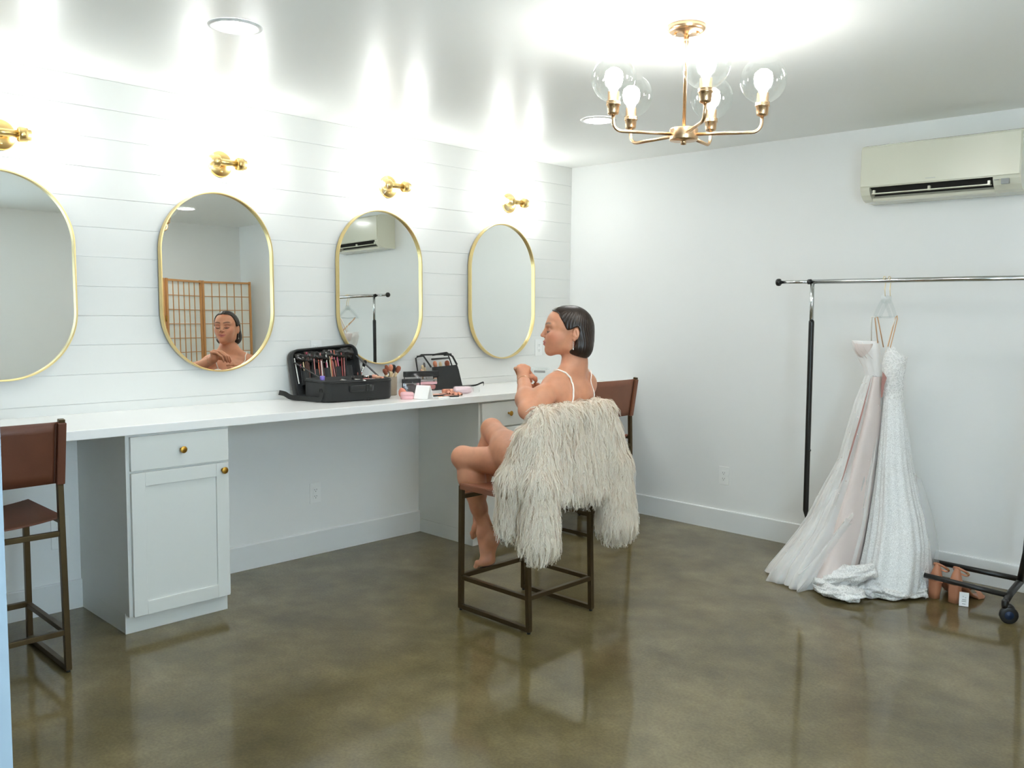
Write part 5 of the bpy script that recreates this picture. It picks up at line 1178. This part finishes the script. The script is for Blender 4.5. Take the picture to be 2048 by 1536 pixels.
sd = MB(); sd.add([LQ(-.085, -.035, 0), LQ(-.15, .03, 0), LQ(-.145, .03, .205), LQ(-.105, 0, .215), LQ(-.085, -.035, .14)], [(0, 1, 2, 3, 4)]); sd.obj('side_window', 'pvc', bo)
sd2 = MB().box((-.08, -.03, 0), (.122, .03, .012), .003, lean); sd2.obj('bottom', 'nylon', bo)
MB().box((.03, -.018, .212), (.075, .012, .226), .003, lean).obj('buckle', 'nylon', bo)
BMx = Matrix.Translation((.135, -1.375, ZC)) @ Matrix.Rotation(math.radians(82), 4, 'Z')
for i, (x, y, z, hr, m, lab) in enumerate(((.055, -.010, .165, .020, 'bristle_rust', 'large rust powder brush in the black organizer bag'), (-.03, .0, .165, .016, 'bristle_peach', 'peach blending brush inside the black organizer bag'), (.015, .008, .160, .012, 'pencil_cream', 'cream brush inside the black organizer bag'))):
    a = BMx @ Vector(LQ(x, y, .02)); b = BMx @ Vector(LQ(x, y, z-.025)); brush('makeup_brush', a, b-a, (b-a).length, hr, .042, m, 'pencil_white', lab, .7, 'brushes in the organizer bag')
for i, (x, z, hr, m, nm_) in enumerate(((-.120, .13, .010, 'pencil_cream', 'cream'), (-.105, .145, .008, 'mid_grey', 'grey'), (-.132, .105, .009, 'skin_powder', 'nude'))):
    a = BMx @ Vector(LQ(x, .008, .015)); b = BMx @ Vector(LQ(x, .008, z)); brush('makeup_brush', a, b-a, (b-a).length, hr, .03, m, 'pencil_white', nm_+' brush behind the clear side window of the organizer bag', .8, 'brushes in the organizer bag')
tl_ = MB(); sp3 = spline([(.08, -1.245, .94), (.10, -1.19, .928), (.105, -1.12, .926), (.115, -1.07, .930), (.125, -1.02, .945), (.12, -1.01, .925)], 6); tl_.loft([[(p[0], p[1], p[2]-.005), (p[0]+.004, p[1], p[2]+.006), (p[0]+.006, p[1], p[2]+.005), (p[0]+.002, p[1], p[2]-.006)] for p in sp3], True, True, True)
s_ = tl_.obj('carry_strap', 'nylon', bo); s_.matrix_parent_inverse = BMx.inverted()
# sponge, compact, mirror, palettes, bottles
item('beauty_sponge', (.352, -1.868, ZC), (math.radians(14), math.radians(-10), 0), 'coral egg-shaped beauty sponge behind the pink tub', 'sponge', [('sponge', MB().lathe([(0, 0), (.016, .003), (.0235, .014), (.024, .026), (.018, .042), (.008, .053), (0, .056)], n=24), 'coral_foam')])
item('pink_tub', (.452, -1.925, ZC), (0, 0, .4), 'low round pink plastic tub at the counter front', 'tub', [('tub', MB().lathe([(.0, .001), (.034, .0), (.037, .004), (.037, .020)], n=30), 'pink_plastic'), ('lid', MB().lathe([(.0375, .0205), (.0385, .024), (.037, .035), (.031, .039), (0, .039)], n=30), 'pink_plastic')])
item('folding_mirror', (.470, -1.797, ZC), (0, 0, math.radians(30)), 'white folding compact mirror propped open on the counter', 'compact mirror',
     [('front_leaf', MB().box((-.042, -.004, 0), (.042, .004, .092), .003, Matrix.Rotation(math.radians(36), 4, 'X')), 'white_gloss'),
      ('rear_leaf', MB().box((-.042, -.003, 0), (.042, .003, .085), .003, Matrix.Translation((0, -.100, .001)) @ Matrix.Rotation(math.radians(-32), 4, 'X')), 'white_gloss')])
def palette(loc, rz, w, d, label, lm, pans, tilt=0):
    t = thing('makeup_palette', loc, label, 'palette', rz, 'flat makeup palettes'); t.rotation_euler = (tilt, 0, rz)
    MB().box((-w/2, -d/2, 0), (w/2, d/2, .008), .002).obj('tray', lm, t)
    for i, m in enumerate(pans):
        x = -w/2+w*(i+.5)/len(pans); MB().box((x-w/len(pans)*.4, -d*.36, .0075), (x+w/len(pans)*.4, d*.36, .0092), .0006).obj('powder_pan', m, t)
    return t
palette((.505, -1.645, ZC), math.radians(70), .085, .055, 'open black makeup palette with coral pans at the counter front', 'pencil_black', ['coral_foam', 'peach', 'rose_foil'])
palette((.415, -1.690, ZC), math.radians(85), .10, .07, 'nude palette lying between the white compact and the coral one', 'pencil_black', ['skin_powder', 'peach'])
palette((.545, -1.735, ZC), math.radians(60), .07, .05, 'white card palette lying beside the white compact', 'white_gloss', ['skin_powder', 'white_gloss'])
palette((.400, -1.580, ZC), math.radians(100), .08, .06, 'silver-edged palette behind the coral palette', 'chrome', ['peach', 'mid_grey'])
item('rose_gold_packet', (.470, -1.585, ZC+.012), (.12, .1, 1.1), 'crumpled rose-gold foil packet on the coral palette', 'packet', [('packet', MB().loft([[(-.045+.09*k/10, -.03+.06*j/6, .008*math.sin(k*2.1+j*1.7)+.006*math.sin(k*.9-j*2.3)) for k in range(11)] for j in range(7)], False), 'rose_foil')])
item('rose_gold_tube', (.335, -1.515, ZC+.013), (0, PI/2, math.radians(75)), 'rose-gold lipstick tube lying by the clear pink bottle', 'lipstick', [('tube', MB().lathe([(.0125, -.036), (.013, -.03), (.013, .01)], n=18), 'rose_foil'), ('cap', MB().lathe([(.0120, .011), (.0120, .036), (0, .037)], n=18), 'peach')])
item('clear_pink_bottle', (.440, -1.470, ZC+.0245), (0, PI/2, math.radians(64)), 'clear pink-tinted bottle lying on its side at the right of the makeup', 'bottle', [('bottle', MB().lathe([(0, -.075), (.020, -.074), (.024, -.066), (.0245, .03), (.020, .045), (.013, .052)], n=26), 'pvc_pink'), ('liquid', MB().lathe([(0, -.070), (.017, -.069), (.0205, -.062), (.021, .02), (.016, .035), (0, .04)], n=22), 'pink_pale'), ('cap', MB().lathe([(.014, .050), (.019, .053), (.021, .060), (.021, .085), (.018, .089), (0, .089)], n=26), 'acrylic')])
item('acrylic_box', (.42, -.78, ZC), (0, 0, math.radians(30)), 'clear acrylic box on the counter, seen past the left hand of the woman', 'box', [('box', MB().box((-.055, -.035, 0), (.055, .035, .125), .003), 'acrylic'), ('lid', MB().box((-.057, -.037, .118), (.057, .037, .132), .003), 'acrylic'), ('etched_band', MB().box((-.035, -.0362, .098), (.04, -.0352, .113)), 'grey')])
item('white_tray', (.40, -.13, ZC), (0, 0, math.radians(20)), 'small flat white card lying at the far end of the counter', 'card', [('card', MB().box((-.05, -.03, 0), (.05, .03, .006), .001), 'white_gloss')])
